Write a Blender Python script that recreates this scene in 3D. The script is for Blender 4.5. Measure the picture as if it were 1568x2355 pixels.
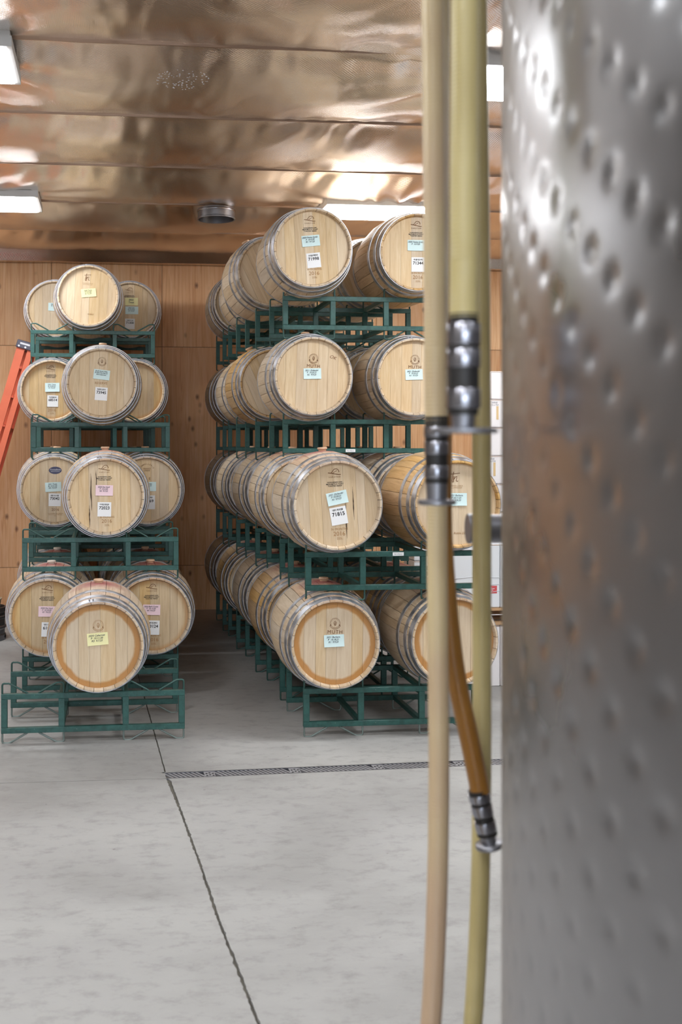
import bpy, bmesh, math, random
import numpy as np
from mathutils import Vector, Matrix, noise

random.seed(7)
scene = bpy.context.scene
for o in list(bpy.data.objects):
    bpy.data.objects.remove(o)
COL = scene.collection
PI = math.pi

# ------------------------------------------------------------------ camera
CAM_H = 1.862
YAW = math.radians(6.16)           # camera turned right of the building's depth axis
FPX, CX, CY = 2500.0, 520.0, 1020.0
cam_d = bpy.data.cameras.new('camera')
cam = bpy.data.objects.new('camera', cam_d)
COL.objects.link(cam)
cam.location = (0, 0, CAM_H)
cam.rotation_euler = (PI / 2, 0, -YAW)
cam_d.sensor_fit = 'VERTICAL'
cam_d.sensor_height = 36.0
cam_d.sensor_width = 24.0
cam_d.lens = FPX / 2355.0 * 36.0
cam_d.shift_x = (784.0 - CX) / 2355.0
cam_d.shift_y = -(1177.5 - CY) / 2355.0
cam_d.clip_start = 0.05
cam_d.dof.use_dof = True
cam_d.dof.focus_distance = 7.6
cam_d.dof.aperture_fstop = 3.6
scene.camera = cam

# ------------------------------------------------------------------ world, view
w = bpy.data.worlds.new('world'); scene.world = w
w.use_nodes = True
w.node_tree.nodes['Background'].inputs[0].default_value = (0.78, 0.88, 1.0, 1)
w.node_tree.nodes['Background'].inputs[1].default_value = 2.2
scene.view_settings.view_transform = 'Standard'
scene.view_settings.look = 'None'
scene.view_settings.gamma = 1.0
scene.view_settings.use_curve_mapping = False
scene.view_settings.exposure = 1.58
LAMP = 11.0                         # radiance of the ceiling light panels

# building dimensions
CEIL = 3.97
WALL_Y = 12.15
X0, X1, Y0 = -4.6, 6.2, -6.5

def cw(xc, zc, h=0.0):
    """camera-plane offset (right xc, forward zc) -> world point at height h"""
    return Vector((xc * math.cos(YAW) + zc * math.sin(YAW), -xc * math.sin(YAW) + zc * math.cos(YAW), h))

def at(px, py, zc):
    """world point that stands at distance zc"""
    return cw((px - CX) / FPX * zc, zc, CAM_H - (py - CY) / FPX * zc)

# ------------------------------------------------------------------ helpers
class MB:
    def __init__(self):
        self.v = []; self.f = []
    def quad(self, a, b, c, d):
        n = len(self.v); self.v += [a, b, c, d]; self.f.append((n, n + 1, n + 2, n + 3))
    def box(self, x0, x1, y0, y1, z0, z1):
        n = len(self.v)
        self.v += [(x0, y0, z0), (x1, y0, z0), (x1, y1, z0), (x0, y1, z0), (x0, y0, z1), (x1, y0, z1), (x1, y1, z1), (x0, y1, z1)]
        for q in ((0, 3, 2, 1), (4, 5, 6, 7), (0, 1, 5, 4), (1, 2, 6, 5), (2, 3, 7, 6), (3, 0, 4, 7)):
            self.f.append(tuple(n + i for i in q))
        return self
    def tube(self, pts, r, seg=8, caps=True):
        pts = [Vector(p) for p in pts]
        rs = r if isinstance(r, (list, tuple)) else [r] * len(pts)
        n0 = len(self.v); prev = None
        for i, p in enumerate(pts):
            t = (pts[min(i + 1, len(pts) - 1)] - pts[max(i - 1, 0)]).normalized()
            if prev is None:
                a = Vector((0, 0, 1)) if abs(t.z) < 0.9 else Vector((1, 0, 0))
                u = t.cross(a).normalized()
            else:
                u = (prev - t * prev.dot(t)).normalized()
            prev = u; vv = t.cross(u)
            for k in range(seg):
                a = 2 * PI * k / seg
                self.v.append(tuple(p + (u * math.cos(a) + vv * math.sin(a)) * rs[i]))
        for i in range(len(pts) - 1):
            for k in range(seg):
                a = n0 + i * seg + k; b = n0 + i * seg + (k + 1) % seg
                self.f.append((a, b, b + seg, a + seg))
        if caps:
            self.f.append(tuple(n0 + k for k in reversed(range(seg))))
            e = n0 + (len(pts) - 1) * seg
            self.f.append(tuple(e + k for k in range(seg)))
        return self
    def lathe(self, prof, seg=32, org=(0, 0, 0), closed=False):
        """prof: (r, z) pairs revolved about z"""
        n0 = len(self.v)
        for r, z in prof:
            for k in range(seg):
                a = 2 * PI * k / seg
                self.v.append((org[0] + r * math.cos(a), org[1] + r * math.sin(a), org[2] + z))
        m = len(prof)
        for i in range(m if closed else m - 1):
            for k in range(seg):
                a = n0 + i * seg + k; b = n0 + i * seg + (k + 1) % seg
                j = ((i + 1) % m) * seg - i * seg
                self.f.append((a, b, b + j, a + j))
        return self
    def ribbon(self, pts, wd, closed=False):
        """flat stroke in the (u, v) plane"""
        P = [Vector((p[0], p[1])) for p in pts]
        n = len(self.v); m = len(P)
        for i, p in enumerate(P):
            a = P[(i + 1) % m] if (closed or i < m - 1) else p
            b = P[i - 1] if (closed or i > 0) else p
            t = (a - b)
            t = t.normalized() if t.length > 1e-9 else Vector((1, 0))
            nn = Vector((-t.y, t.x)) * wd / 2
            self.v += [(p.x - nn.x, 0, p.y - nn.y), (p.x + nn.x, 0, p.y + nn.y)]
        for i in range(m if closed else m - 1):
            a = n + 2 * i; b = n + 2 * ((i + 1) % m)
            self.f.append((a, b, b + 1, a + 1))
        return self
    def mesh(self, name, mat=None, smooth=None):
        me = bpy.data.meshes.new(name)
        me.from_pydata([tuple(p) for p in self.v], [], self.f)
        if mat: me.materials.append(mat)
        if smooth is not None:
            me.polygons.foreach_set('use_smooth', [True] * len(me.polygons))
            if smooth > 0: me.set_sharp_from_angle(angle=math.radians(smooth))
        me.update()
        return me

def obj(name, me, parent=None, loc=None):
    o = bpy.data.objects.new(name, me)
    COL.objects.link(o)
    if parent is not None: o.parent = parent
    if loc is not None: o.location = loc
    return o

def thing(name, label, cat, loc=(0, 0, 0), rotz=0.0, group=None):
    o = bpy.data.objects.new(name, None)
    o.empty_display_size = 0.1
    COL.objects.link(o)
    o.location = loc; o.rotation_euler = (0, 0, rotz)
    return tag(o, label, cat, group)

def tag(o, label, cat, group=None):
    o['label'] = label; o['category'] = cat
    if group: o['group'] = group
    return o

def struct(o, label=None):
    o['kind'] = 'structure'
    if label: o['label'] = label
    return o

def bevel_mesh(me, wd, seg=1):
    bm = bmesh.new(); bm.from_mesh(me)
    bmesh.ops.bevel(bm, geom=bm.edges[:], offset=wd, segments=seg, affect='EDGES', profile=0.5)
    bm.to_mesh(me); bm.free(); me.update()
    return me

# ------------------------------------------------------------------ materials
def srgb(r, g, b):
    def f(c):
        c /= 255.0
        return c / 12.92 if c <= 0.04045 else ((c + 0.055) / 1.055) ** 2.4
    return (f(r), f(g), f(b), 1.0)

class N:
    """small node-tree writer"""
    def __init__(self, name, rough=0.5, metal=0.0, base=(0.8, 0.8, 0.8, 1)):
        self.m = bpy.data.materials.new(name); self.m.use_nodes = True
        self.t = self.m.node_tree; self.b = self.t.nodes['Principled BSDF']
        self.b.inputs['Roughness'].default_value = rough
        self.b.inputs['Metallic'].default_value = metal
        self.b.inputs['Base Color'].default_value = base
    def n(self, ty, **kw):
        nd = self.t.nodes.new(ty)
        for k, v in kw.items(): setattr(nd, k, v)
        return nd
    def l(self, a, b): self.t.links.new(a, b)
    def coord(self, scale, out='Object', rot=(0, 0, 0), offset=None):
        tc = self.n('ShaderNodeTexCoord'); mp = self.n('ShaderNodeMapping')
        mp.inputs['Scale'].default_value = scale; mp.inputs['Rotation'].default_value = rot
        self.l(tc.outputs[out], mp.inputs['Vector'])
        if offset is not None:
            self.l(offset, mp.inputs['Location'])
        return mp.outputs['Vector']
    def noise(self, vec, scale=1.0, detail=4.0, rough=0.55, dist=0.0):
        nd = self.n('ShaderNodeTexNoise'); nd.inputs['Scale'].default_value = scale
        nd.inputs['Detail'].default_value = detail; nd.inputs['Roughness'].default_value = rough
        nd.inputs['Distortion'].default_value = dist
        if vec is not None: self.l(vec, nd.inputs['Vector'])
        return nd.outputs['Fac']
    def ramp(self, fac, stops):
        nd = self.n('ShaderNodeValToRGB'); el = nd.color_ramp.elements
        el[0].position, el[0].color = stops[0]; el[1].position, el[1].color = stops[-1]
        for p, c in stops[1:-1]:
            e = el.new(p); e.color = c
        self.l(fac, nd.inputs['Fac'])
        return nd.outputs['Color']
    def mix(self, fac, a, b, mode='MIX'):
        nd = self.n('ShaderNodeMix'); nd.data_type = 'RGBA'; nd.blend_type = mode
        for v, k in ((fac, 0), (a, 6), (b, 7)):
            if isinstance(v, (int, float)): nd.inputs[k].default_value = v
            elif isinstance(v, tuple): nd.inputs[k].default_value = v
            else: self.l(v, nd.inputs[k])
        return nd.outputs[2]
    def math(self, op, a, b=0.0, c=0.0):
        nd = self.n('ShaderNodeMath', operation=op)
        for v, k in ((a, 0), (b, 1), (c, 2)):
            if isinstance(v, (int, float)): nd.inputs[k].default_value = v
            else: self.l(v, nd.inputs[k])
        return nd.outputs[0]
    def rng(self, v, a, b, c=0.0, d=1.0):
        nd = self.n('ShaderNodeMapRange')
        self.l(v, nd.inputs[0])
        for i, x in enumerate((a, b, c, d)): nd.inputs[i + 1].default_value = x
        return nd.outputs[0]
    def rand(self): return self.n('ShaderNodeObjectInfo').outputs['Random']
    def col(self, c): self.l(c, self.b.inputs['Base Color'])
    def bump(self, h, strength=0.2, dist=0.01):
        nd = self.n('ShaderNodeBump'); nd.inputs['Strength'].default_value = strength
        nd.inputs['Distance'].default_value = dist
        self.l(h, nd.inputs['Height']); self.l(nd.outputs['Normal'], self.b.inputs['Normal'])

def rand_offset(k):
    c = k.n('ShaderNodeCombineXYZ')
    r = k.math('MULTIPLY', k.rand(), 37.0)
    for i in range(3): k.l(r, c.inputs[i])
    return c.outputs[0]

def wood(name, tones, grain, rough=0.55, var=0.22, amber=None, stain=None, bstr=0.15):
    k = N(name, rough)
    off = rand_offset(k)
    g = k.noise(k.coord(grain, offset=off), 1.0, 5.0, 0.6, 0.6)
    c = k.ramp(g, [(0.28, tones[0]), (0.5, tones[1]), (0.74, tones[2])])
    big = k.noise(k.coord(tuple(s * 0.13 for s in grain), offset=off), 1.0, 2.0)
    c = k.mix(k.rng(big, 0.35, 0.7, 0.0, 0.45), c, tones[0])
    hs = k.n('ShaderNodeHueSaturation')
    k.l(c, hs.inputs['Color'])
    k.l(k.rng(k.rand(), 0, 1, 1 - var, 1 + var), hs.inputs['Value'])
    r2 = k.math('FRACT', k.math('MULTIPLY', k.rand(), 7.13))
    k.l(k.rng(r2, 0, 1, 0.8, 1.12), hs.inputs['Saturation'])
    c = hs.outputs['Color']
    if amber:                                   # varnish-coloured ring soaked into the head's edge
        sp = k.n('ShaderNodeSeparateXYZ'); k.l(k.n('ShaderNodeTexCoord').outputs['Object'], sp.inputs[0])
        rr = k.math('SQRT', k.math('ADD', k.math('POWER', sp.outputs[0], 2.0), k.math('POWER', sp.outputs[2], 2.0)))
        nn = k.noise(k.coord((9, 9, 9)), 1.0, 3.0)
        rr = k.math('ADD', rr, k.math('MULTIPLY', k.math('SUBTRACT', nn, 0.5), amber[1]))
        c = k.mix(k.rng(rr, amber[0], amber[0] + amber[2], 0.0, amber[3]), c, srgb(176, 118, 44))
    if stain:                                   # spilled wine around the bung
        sp = k.n('ShaderNodeSeparateXYZ'); k.l(k.n('ShaderNodeTexCoord').outputs['Object'], sp.inputs[0])
        d = k.math('SQRT', k.math('ADD', k.math('POWER', sp.outputs[0], 2.0), k.math('POWER', sp.outputs[1], 2.0)))
        nn = k.noise(k.coord((14, 14, 14)), 1.0, 3.0)
        d = k.math('ADD', d, k.math('MULTIPLY', k.math('SUBTRACT', nn, 0.5), 0.12))
        c = k.mix(k.rng(d, 0.06, 0.2, stain, 0.0), c, srgb(150, 66, 72))
    k.col(c)
    k.bump(g, bstr, 0.002)
    return k.m

def plain(name, c, rough=0.5, metal=0.0, var=0.0):
    k = N(name, rough, metal, c)
    if var:
        n = k.noise(k.coord((6, 6, 6)), 1.0, 4.0)
        k.col(k.mix(k.rng(n, 0.3, 0.7), tuple(x * (1 - var) for x in c[:3]) + (1,), tuple(min(1, x * (1 + var)) for x in c[:3]) + (1,)))
    return k.m

M = {}
M['head'] = wood('oak_head', (srgb(196, 166, 128), srgb(210, 185, 149), srgb(222, 201, 170)), (55, 55, 4.5), var=0.07)
M['head_ring'] = wood('oak_head_ringed', (srgb(196, 168, 133), srgb(210, 186, 152), srgb(220, 200, 170)), (55, 55, 4.5), var=0.05, amber=(0.215, 0.035, 0.014, 0.85))
M['head_edge'] = wood('oak_head_edge', (srgb(184, 150, 105), srgb(201, 171, 126), srgb(213, 187, 145)), (55, 55, 4.5), var=0.08, amber=(0.222, 0.02, 0.03, 0.55))
M['stave'] = wood('oak_stave', (srgb(186, 160, 130), srgb(206, 184, 156), srgb(220, 202, 178)), (48, 3.2, 48), var=0.09, bstr=0.06)
M['stave_gold'] = wood('oak_stave_gold', (srgb(170, 132, 84), srgb(202, 164, 112), srgb(218, 184, 136)), (48, 3.2, 48), var=0.13)
M['stave_stain'] = wood('oak_stave_stained', (srgb(178, 146, 118), srgb(206, 178, 152), srgb(222, 198, 176)), (48, 3.2, 48), var=0.1, stain=0.85)
M['bung'] = plain('bung_silicone', srgb(206, 170, 138), 0.5)
M['bung_white'] = plain('bung_white', srgb(226, 214, 200), 0.5)
def galv():
    k = N('galvanised_hoop', 0.38, 0.85)
    n = k.noise(k.coord((18, 18, 18)), 1.0, 5.0)
    k.col(k.ramp(n, [(0.3, srgb(150, 151, 158)), (0.7, srgb(204, 205, 211))]))
    k.l(k.rng(n, 0.3, 0.7, 0.3, 0.5), k.b.inputs['Roughness'])
    return k.m
M['hoop'] = galv()
def rackpaint():
    k = N('rack_green_paint', 0.42)
    n = k.noise(k.coord((30, 30, 30)), 1.0, 5.0)
    c = k.ramp(n, [(0.35, srgb(33, 72, 67)), (0.65, srgb(45, 90, 84))])
    s = k.noise(k.coord((90, 90, 90)), 1.0, 2.0)
    c = k.mix(k.rng(s, 0.72, 0.76), c, srgb(150, 165, 160))
    k.col(c)
    return k.m
M['rack'] = rackpaint()
M['wire'] = plain('rack_wire', srgb(52, 84, 78), 0.4, 0.25)
M['wire_worn'] = plain('rack_wire_worn', srgb(120, 132, 128), 0.45, 0.3)
M['paper_blue'] = plain('paper_blue', srgb(212, 234, 235), 0.8)
M['paper_pink'] = plain('paper_pink', srgb(238, 208, 216), 0.8)
M['paper_yellow'] = plain('paper_yellow', srgb(240, 234, 178), 0.8)
M['paper_white'] = plain('paper_white', srgb(238, 238, 240), 0.7)
M['ink'] = plain('black_ink', srgb(24, 24, 28), 0.7)
M['pen'] = plain('pen_ink', srgb(64, 70, 82), 0.7)
M['brand'] = plain('burnt_brand', srgb(112, 72, 40), 0.8)
M['brand_pale'] = plain('burnt_brand_pale', srgb(158, 116, 72), 0.8)
M['crack'] = plain('dark_seam_stain', srgb(70, 52, 40), 0.85)
M['badge'] = plain('badge_navy', srgb(42, 40, 78), 0.4)
M['white_print'] = plain('white_print', srgb(225, 225, 232), 0.6)

def concrete():
    k = N('concrete', 0.62)
    a = k.noise(k.coord((0.55, 0.9, 1)), 1.0, 6.0, 0.6, 0.4)
    b = k.noise(k.coord((8, 13, 8)), 1.0, 8.0, 0.72)
    f = k.noise(k.coord((160, 160, 160)), 1.0, 3.0)
    c = k.ramp(a, [(0.3, srgb(138, 136, 134)), (0.5, srgb(160, 158, 156)), (0.72, srgb(173, 171, 168))])
    c = k.mix(k.rng(b, 0.5, 0.72, 0.0, 0.5), c, srgb(108, 105, 103))
    c = k.mix(k.rng(b, 0.26, 0.4, 0.25, 0.0), c, srgb(182, 180, 177))
    sp = k.noise(k.coord((26, 26, 26)), 1.0, 2.0)
    c = k.mix(k.rng(sp, 0.73, 0.79, 0.0, 0.7), c, srgb(96, 90, 86))
    k.col(c)
    k.l(k.rng(a, 0.3, 0.7, 0.5, 0.72), k.b.inputs['Roughness'])
    k.bump(k.math('ADD', f, k.math('MULTIPLY', b, 1.5)), 0.25, 0.004)
    return k.m
M['concrete'] = concrete()
M['joint'] = plain('joint_filler', srgb(92, 88, 80), 0.9, var=0.35)

def plywood():
    k = N('plywood', 0.55)
    off = rand_offset(k)
    g = k.noise(k.coord((26, 26, 1.2), offset=off), 1.0, 5.0, 0.6, 1.2)
    c = k.ramp(g, [(0.28, srgb(206, 148, 100)), (0.5, srgb(230, 182, 134)), (0.75, srgb(240, 202, 160))])
    big = k.noise(k.coord((1.6, 1.6, 0.5), offset=off), 1.0, 3.0, 0.6, 0.8)
    c = k.mix(k.rng(big, 0.4, 0.68, 0.0, 0.45), c, srgb(196, 130, 82))
    vo = k.n('ShaderNodeTexVoronoi'); vo.inputs['Scale'].default_value = 1.0; vo.inputs['Randomness'].default_value = 1.0
    k.l(k.coord((7.5, 7.5, 4.6), offset=off), vo.inputs['Vector'])
    kn = k.rng(k.math('ADD', vo.outputs['Distance'], k.math('MULTIPLY', g, 0.12)), 0.10, 0.26, 0.85, 0.0)
    gate = k.noise(k.coord((2.2, 2.2, 1.4), offset=off), 1.0, 2.0)
    kn = k.math('MULTIPLY', kn, k.rng(gate, 0.48, 0.58))
    c = k.mix(kn, c, srgb(110, 62, 34))
    hs = k.n('ShaderNodeHueSaturation'); k.l(c, hs.inputs['Color'])
    k.l(k.rng(k.rand(), 0, 1, 0.9, 1.1), hs.inputs['Value'])
    k.col(hs.outputs['Color'])
    k.bump(g, 0.1, 0.003)
    return k.m
M['ply'] = plywood()

def foil():
    k = N('foil', 0.2, 1.0)
    n = k.noise(k.coord((0.7, 0.7, 0.7)), 1.0, 4.0)
    k.col(k.ramp(n, [(0.3, srgb(224, 212, 204)), (0.7, srgb(244, 238, 232))]))
    k.l(k.rng(n, 0.3, 0.7, 0.16, 0.26), k.b.inputs['Roughness'])
    v1 = k.n('ShaderNodeTexWave'); v1.inputs['Scale'].default_value = 26; v1.inputs['Distortion'].default_value = 0.6
    k.l(k.coord((1, 1, 1), rot=(0, 0, 0.8)), v1.inputs['Vector'])
    v2 = k.n('ShaderNodeTexWave'); v2.inputs['Scale'].default_value = 26; v2.inputs['Distortion'].default_value = 0.6
    k.l(k.coord((1, 1, 1), rot=(0, 0, -0.8)), v2.inputs['Vector'])
    sm = k.noise(k.coord((9, 9, 9)), 1.0, 3.0, 0.5, 0.8)
    h = k.math('ADD', k.math('ADD', v1.outputs['Fac'], v2.outputs['Fac']), k.math('MULTIPLY', sm, 2.0))
    k.bump(h, 0.12, 0.006)
    return k.m
M['foil'] = foil()
M['foil_seam'] = plain('foil_seam', srgb(186, 160, 142), 0.35, 0.9)

def stainless():
    k = N('stainless', 0.3, 1.0)
    n = k.noise(k.coord((2.5, 2.5, 2.5)), 1.0, 4.0)
    k.col(k.ramp(n, [(0.3, srgb(152, 152, 154)), (0.7, srgb(172, 172, 175))]))
    k.l(k.rng(n, 0.3, 0.7, 0.26, 0.36), k.b.inputs['Roughness'])
    return k.m
M['steel'] = stainless()
M['steel_bright'] = plain('polished_steel', srgb(160, 160, 168), 0.18, 1.0)
M['steel_dull'] = plain('dull_steel', srgb(150, 150, 156), 0.42, 1.0, 0.12)
M['rubber'] = plain('black_rubber', srgb(30, 27, 26), 0.5)
def hosemat(name, c0, c1):
    k = N(name, 0.34)
    n = k.noise(k.coord((3, 3, 2.2)), 1.0, 3.0)
    k.col(k.ramp(n, [(0.35, c0), (0.68, c1)]))
    k.b.inputs['Subsurface Weight'].default_value = 0.0
    return k.m
M['hose'] = hosemat('hose_straw', srgb(172, 155, 104), srgb(196, 180, 128))
M['hose_stained'] = hosemat('hose_wine_stained', srgb(184, 156, 128), srgb(204, 186, 142))
M['hose_amber'] = hosemat('hose_amber', srgb(128, 84, 28), srgb(166, 116, 48))
M['orange'] = plain('ladder_orange', srgb(226, 112, 78), 0.5, var=0.06)
M['orange_dark'] = plain('ladder_orange_web', srgb(206, 84, 54), 0.5)
M['cap'] = plain('ladder_cap', srgb(84, 82, 98), 0.45)
M['carton'] = plain('white_carton', srgb(232, 228, 230), 0.7)
M['wrap'] = plain('stretch_wrapped_carton', srgb(226, 229, 234), 0.25)
M['tan'] = plain('tan_print', srgb(214, 186, 140), 0.7)
M['red'] = plain('red_label', srgb(206, 84, 88), 0.6)
M['pallet'] = plain('pallet_wood', srgb(186, 150, 112), 0.75, var=0.15)
M['cast'] = plain('drain_iron', srgb(150, 148, 151), 0.5, 0.2, 0.15)
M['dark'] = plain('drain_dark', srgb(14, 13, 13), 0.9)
M['fixture'] = plain('fixture_frame', srgb(214, 214, 214), 0.45, 0.2)
M['wallpaint'] = plain('painted_wall', srgb(138, 132, 126), 0.75, var=0.04)
M['pail'] = plain('beige_plastic', srgb(176, 162, 138), 0.5)
k = N('lit_diffuser', 0.5, 0.0, (1, 1, 1, 1))
k.b.inputs['Emission Color'].default_value = (0.95, 0.98, 1.0, 1)
k.b.inputs['Emission Strength'].default_value = LAMP
M['lit'] = k.m

# ------------------------------------------------------------------ floor
def gp(px, py):
    z = CAM_H * FPX / (py - CY)
    return at(px, py, z)
joint = [gp(610, 2395), gp(595, 2355), gp(547, 2230), gp(497, 2100), gp(461, 1990), gp(421, 1880), gp(384, 1790)]
J_far = gp(345, 1650)
dn = (joint[-1] - joint[0]).normalized()
near_end = joint[0] - dn * ((joint[0].y - Y0) / dn.y)
df = (J_far - joint[-1]).normalized()
far_end = joint[-1] + df * ((WALL_Y - joint[-1].y) / df.y)
D0, D1 = gp(380, 1784), gp(1150, 1752)
dd = (D1 - D0).normalized()
fl = struct(obj('floor', MB().box(X0, X1, Y0, WALL_Y, -0.16, -0.055).mesh('floor', M['joint'])), 'grey concrete workshop floor with a cut joint')

def jag(a, b, off, step=0.02, amp=0.004, seed=0):
    """points from a to b, offset sideways, chipped like a worn slab edge"""
    a = Vector(a); b = Vector(b); L = (b - a).length; t = (b - a) / L; s = Vector((-t.y, t.x, 0))
    n = max(2, int(L / step)); out = []
    for i in range(n + 1):
        p = a + t * (L * i / n)
        o = off + amp * noise.noise(Vector((p.x * 30 + seed, p.y * 30, seed))) + amp * 0.6 * noise.noise(Vector((p.x * 95, p.y * 95 + seed, 1)))
        out.append(p + s * o)
    return out

def slab(pts):
    n = len(pts); v = [(p.x, p.y, 0.0) for p in pts] + [(p.x, p.y, -0.05) for p in pts]
    f = [tuple(range(n))] + [(i, i + n, (i + 1) % n + n, (i + 1) % n) for i in range(n)]
    bm = bmesh.new(); vs = [bm.verts.new(c) for c in v]
    for q in f: bm.faces.new([vs[i] for i in q])
    bmesh.ops.recalc_face_normals(bm, faces=bm.faces[:])
    bmesh.ops.triangulate(bm, faces=[fc for fc in bm.faces if len(fc.verts) > 4])
    me = bpy.data.meshes.new('slab'); bm.to_mesh(me); bm.free(); me.materials.append(M['concrete'])
    for p in me.polygons:
        pass
    return obj('concrete_slab', me, fl)

DW = 0.055                                   # half width of the drain channel
ds = Vector((-dd.y, dd.x, 0))
jl_near = []
chain = [near_end] + joint
for i in range(len(chain) - 1):
    seg = jag(chain[i], chain[i + 1], 0.006, 0.012 if i else 0.1, 0.005, 3)
    jl_near += seg if i == 0 else seg[1:]
jr_near = []
KN0 = joint[-1]
chain2 = chain[:-1] + [KN0 + dd * 0.012 - ds * 0.03]
for i in range(len(chain2) - 1):
    seg = jag(chain2[i], chain2[i + 1], -0.006, 0.012 if i else 0.1, 0.005, 9)
    jr_near += seg if i == 0 else seg[1:]
KN = joint[-1]
left_edge_y = KN.y + (KN.x - X0) * 0.012
kl = jag(KN, Vector((X0, left_edge_y, 0)), 0.0, 0.05, 0.0015, 5)
slab([Vector((X0, Y0, 0))] + jl_near[:-1] + [p + Vector((0, -0.003, 0)) for p in kl])
slab([p + Vector((0, 0.002, 0)) for p in reversed(kl)][:-1] + jag(KN, far_end, 0.004, 0.03, 0.003, 4) + [Vector((X0, WALL_Y, 0))])
D_end = D0 + dd * ((X1 - D0.x) / dd.x)
slab(jr_near[:-1] + [D0 - ds * DW + dd * 0.012, D_end - ds * DW, Vector((X1, Y0, 0))])
slab([D0 + ds * DW - dd * 0.03] + [p for p in jag(KN, far_end, -0.004, 0.03, 0.003, 8) if (p - D0).dot(ds) > DW + 0.012] + [Vector((X1, WALL_Y, 0)), D_end + ds * DW])

# gritty filler low in the cut joint
m = MB()
fpts = []
for a_, b_ in zip(chain[:-1], chain[1:]): fpts += jag(a_, b_, 0.0, 0.05, 0.0)[:-1]
fpts += jag(KN, far_end, 0.0, 0.05, 0.0)
for i, p in enumerate(fpts):
    q_ = fpts[min(i + 1, len(fpts) - 1)] - fpts[max(i - 1, 0)]; sd = Vector((-q_.y, q_.x, 0)).normalized() * 0.022
    zz = -0.009 + 0.004 * noise.noise(Vector((p.x * 40, p.y * 40, 0)))
    m.v += [tuple(p - sd + Vector((0, 0, zz))), tuple(p + sd + Vector((0, 0, zz)))]
    if i: n_ = len(m.v); m.f.append((n_ - 4, n_ - 2, n_ - 1, n_ - 3))
for i in range(len(m.f)): m.f[i] = tuple(reversed(m.f[i]))
obj('joint_filler', m.mesh('joint_filler', M['joint'], 0), fl)

# trench drain: frame plus individual grate bars
ang = math.atan2(dd.y, dd.x)
dr = thing('trench_drain', 'long slotted iron trench drain set in the concrete floor', 'drain', (D0.x, D0.y, 0), ang)
LEN = 4.2
mb = MB(); mb.box(-0.01, LEN, -DW, DW, -0.05, -0.04)
obj('channel_bottom', mb.mesh('channel_bottom', M['dark']), dr)
for s in (-1, 1):
    a, b = sorted((s * DW, s * (DW - 0.008)))
    obj('channel_edge', MB().box(-0.01, LEN, a, b, -0.04, 0.001).mesh('channel_edge', M['steel_dull']), dr)
bw = 0.012
def barmesh():
    m = MB(); y = DW - 0.008; sk = 0.024
    n = len(m.v)
    for z in (-0.022, -0.002):
        m.v += [(sk, -y, z), (sk + bw, -y, z), (-sk + bw, y, z), (-sk, y, z)]
    for q in ((0, 3, 2, 1), (4, 5, 6, 7), (0, 1, 5, 4), (1, 2, 6, 5), (2, 3, 7, 6), (3, 0, 4, 7)): m.f.append(q)
    return m.mesh('grate_bar', M['cast'])
BAR = barmesh()
x = 0.015; i = 0
PL = MB().box(0, 0.06, -DW + 0.008, DW - 0.008, -0.022, -0.002).mesh('grate_plate', M['cast'])
DOT = MB()
for ix in range(3):
    for iy in range(2):
        DOT.box(0.008 + ix * 0.018, 0.019 + ix * 0.018, -0.03 + iy * 0.036 + (ix % 2) * 0.012, -0.016 + iy * 0.036 + (ix % 2) * 0.012, -0.004, -0.0015)
DOTM = DOT.mesh('grate_slot', M['dark'])
while x < LEN - 0.1 and i < 290:
    if i % 17 == 8:
        p = obj('grate_plate', PL, dr, (x - 0.004, 0, 0)); obj('slot_pattern', DOTM, p); x += 0.07
    else:
        obj('grate_bar', BAR, dr, (x, 0, 0)); x += 0.0262
    i += 1

# ------------------------------------------------------------------ walls
def sheets(parent, axis, a0, a1, fixed, zs, sgn, mat, thick=0.018, width=1.22, start=0.0):
    cache = {}
    a = a0 + start
    edges = [a0] + [a + width * i for i in range(40) if a0 + 0.05 < a + width * i < a1 - 0.05] + [a1]
    for i in range(len(edges) - 1):
        for z0, z1 in zs:
            g = 0.0025
            m = MB(); b0, b1 = edges[i] + g, edges[i + 1] - g
            c = (b0 + b1) / 2; h = (b1 - b0) / 2; cz = (z0 + z1) / 2; hz = (z1 - z0) / 2 - g
            if axis == 'x': m.box(-h, h, min(0, sgn * thick), max(0, sgn * thick), -hz, hz)
            else: m.box(min(0, sgn * thick), max(0, sgn * thick), -h, h, -hz, hz)
            loc = (c, fixed, cz) if axis == 'x' else (fixed, c, cz)
            obj('plywood_sheet', m.mesh('plywood_sheet', mat), parent, loc)
wb = struct(obj('wall_back', MB().box(X0 - 0.1, X1 + 0.1, WALL_Y, WALL_Y + 0.12, 0, CEIL + 0.1).mesh('wall_back', M['crack'])), 'plywood back wall with knots and sheet seams')
sheets(wb, 'x', X0, X1, WALL_Y, ((0, 0.5), (0.5, 2.94), (2.94, CEIL)), -1, M['ply'], start=0.31)
wl = struct(obj('wall_left', MB().box(X0 - 0.12, X0, Y0, WALL_Y, 0, CEIL + 0.1).mesh('wall_left', M['crack'])), 'grey panelled side wall on the left')
sheets(wl, 'y', Y0, WALL_Y, X0, ((0, 2.44), (2.44, CEIL)), 1, M['wallpaint'])
wr = struct(obj('wall_right', MB().box(X1, X1 + 0.12, Y0, WALL_Y, 0, CEIL + 0.1).mesh('wall_right', M['crack'])), 'grey panelled side wall on the right')
sheets(wr, 'y', Y0, WALL_Y, X1, ((0, 2.44), (2.44, CEIL)), -1, M['wallpaint'])
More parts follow.
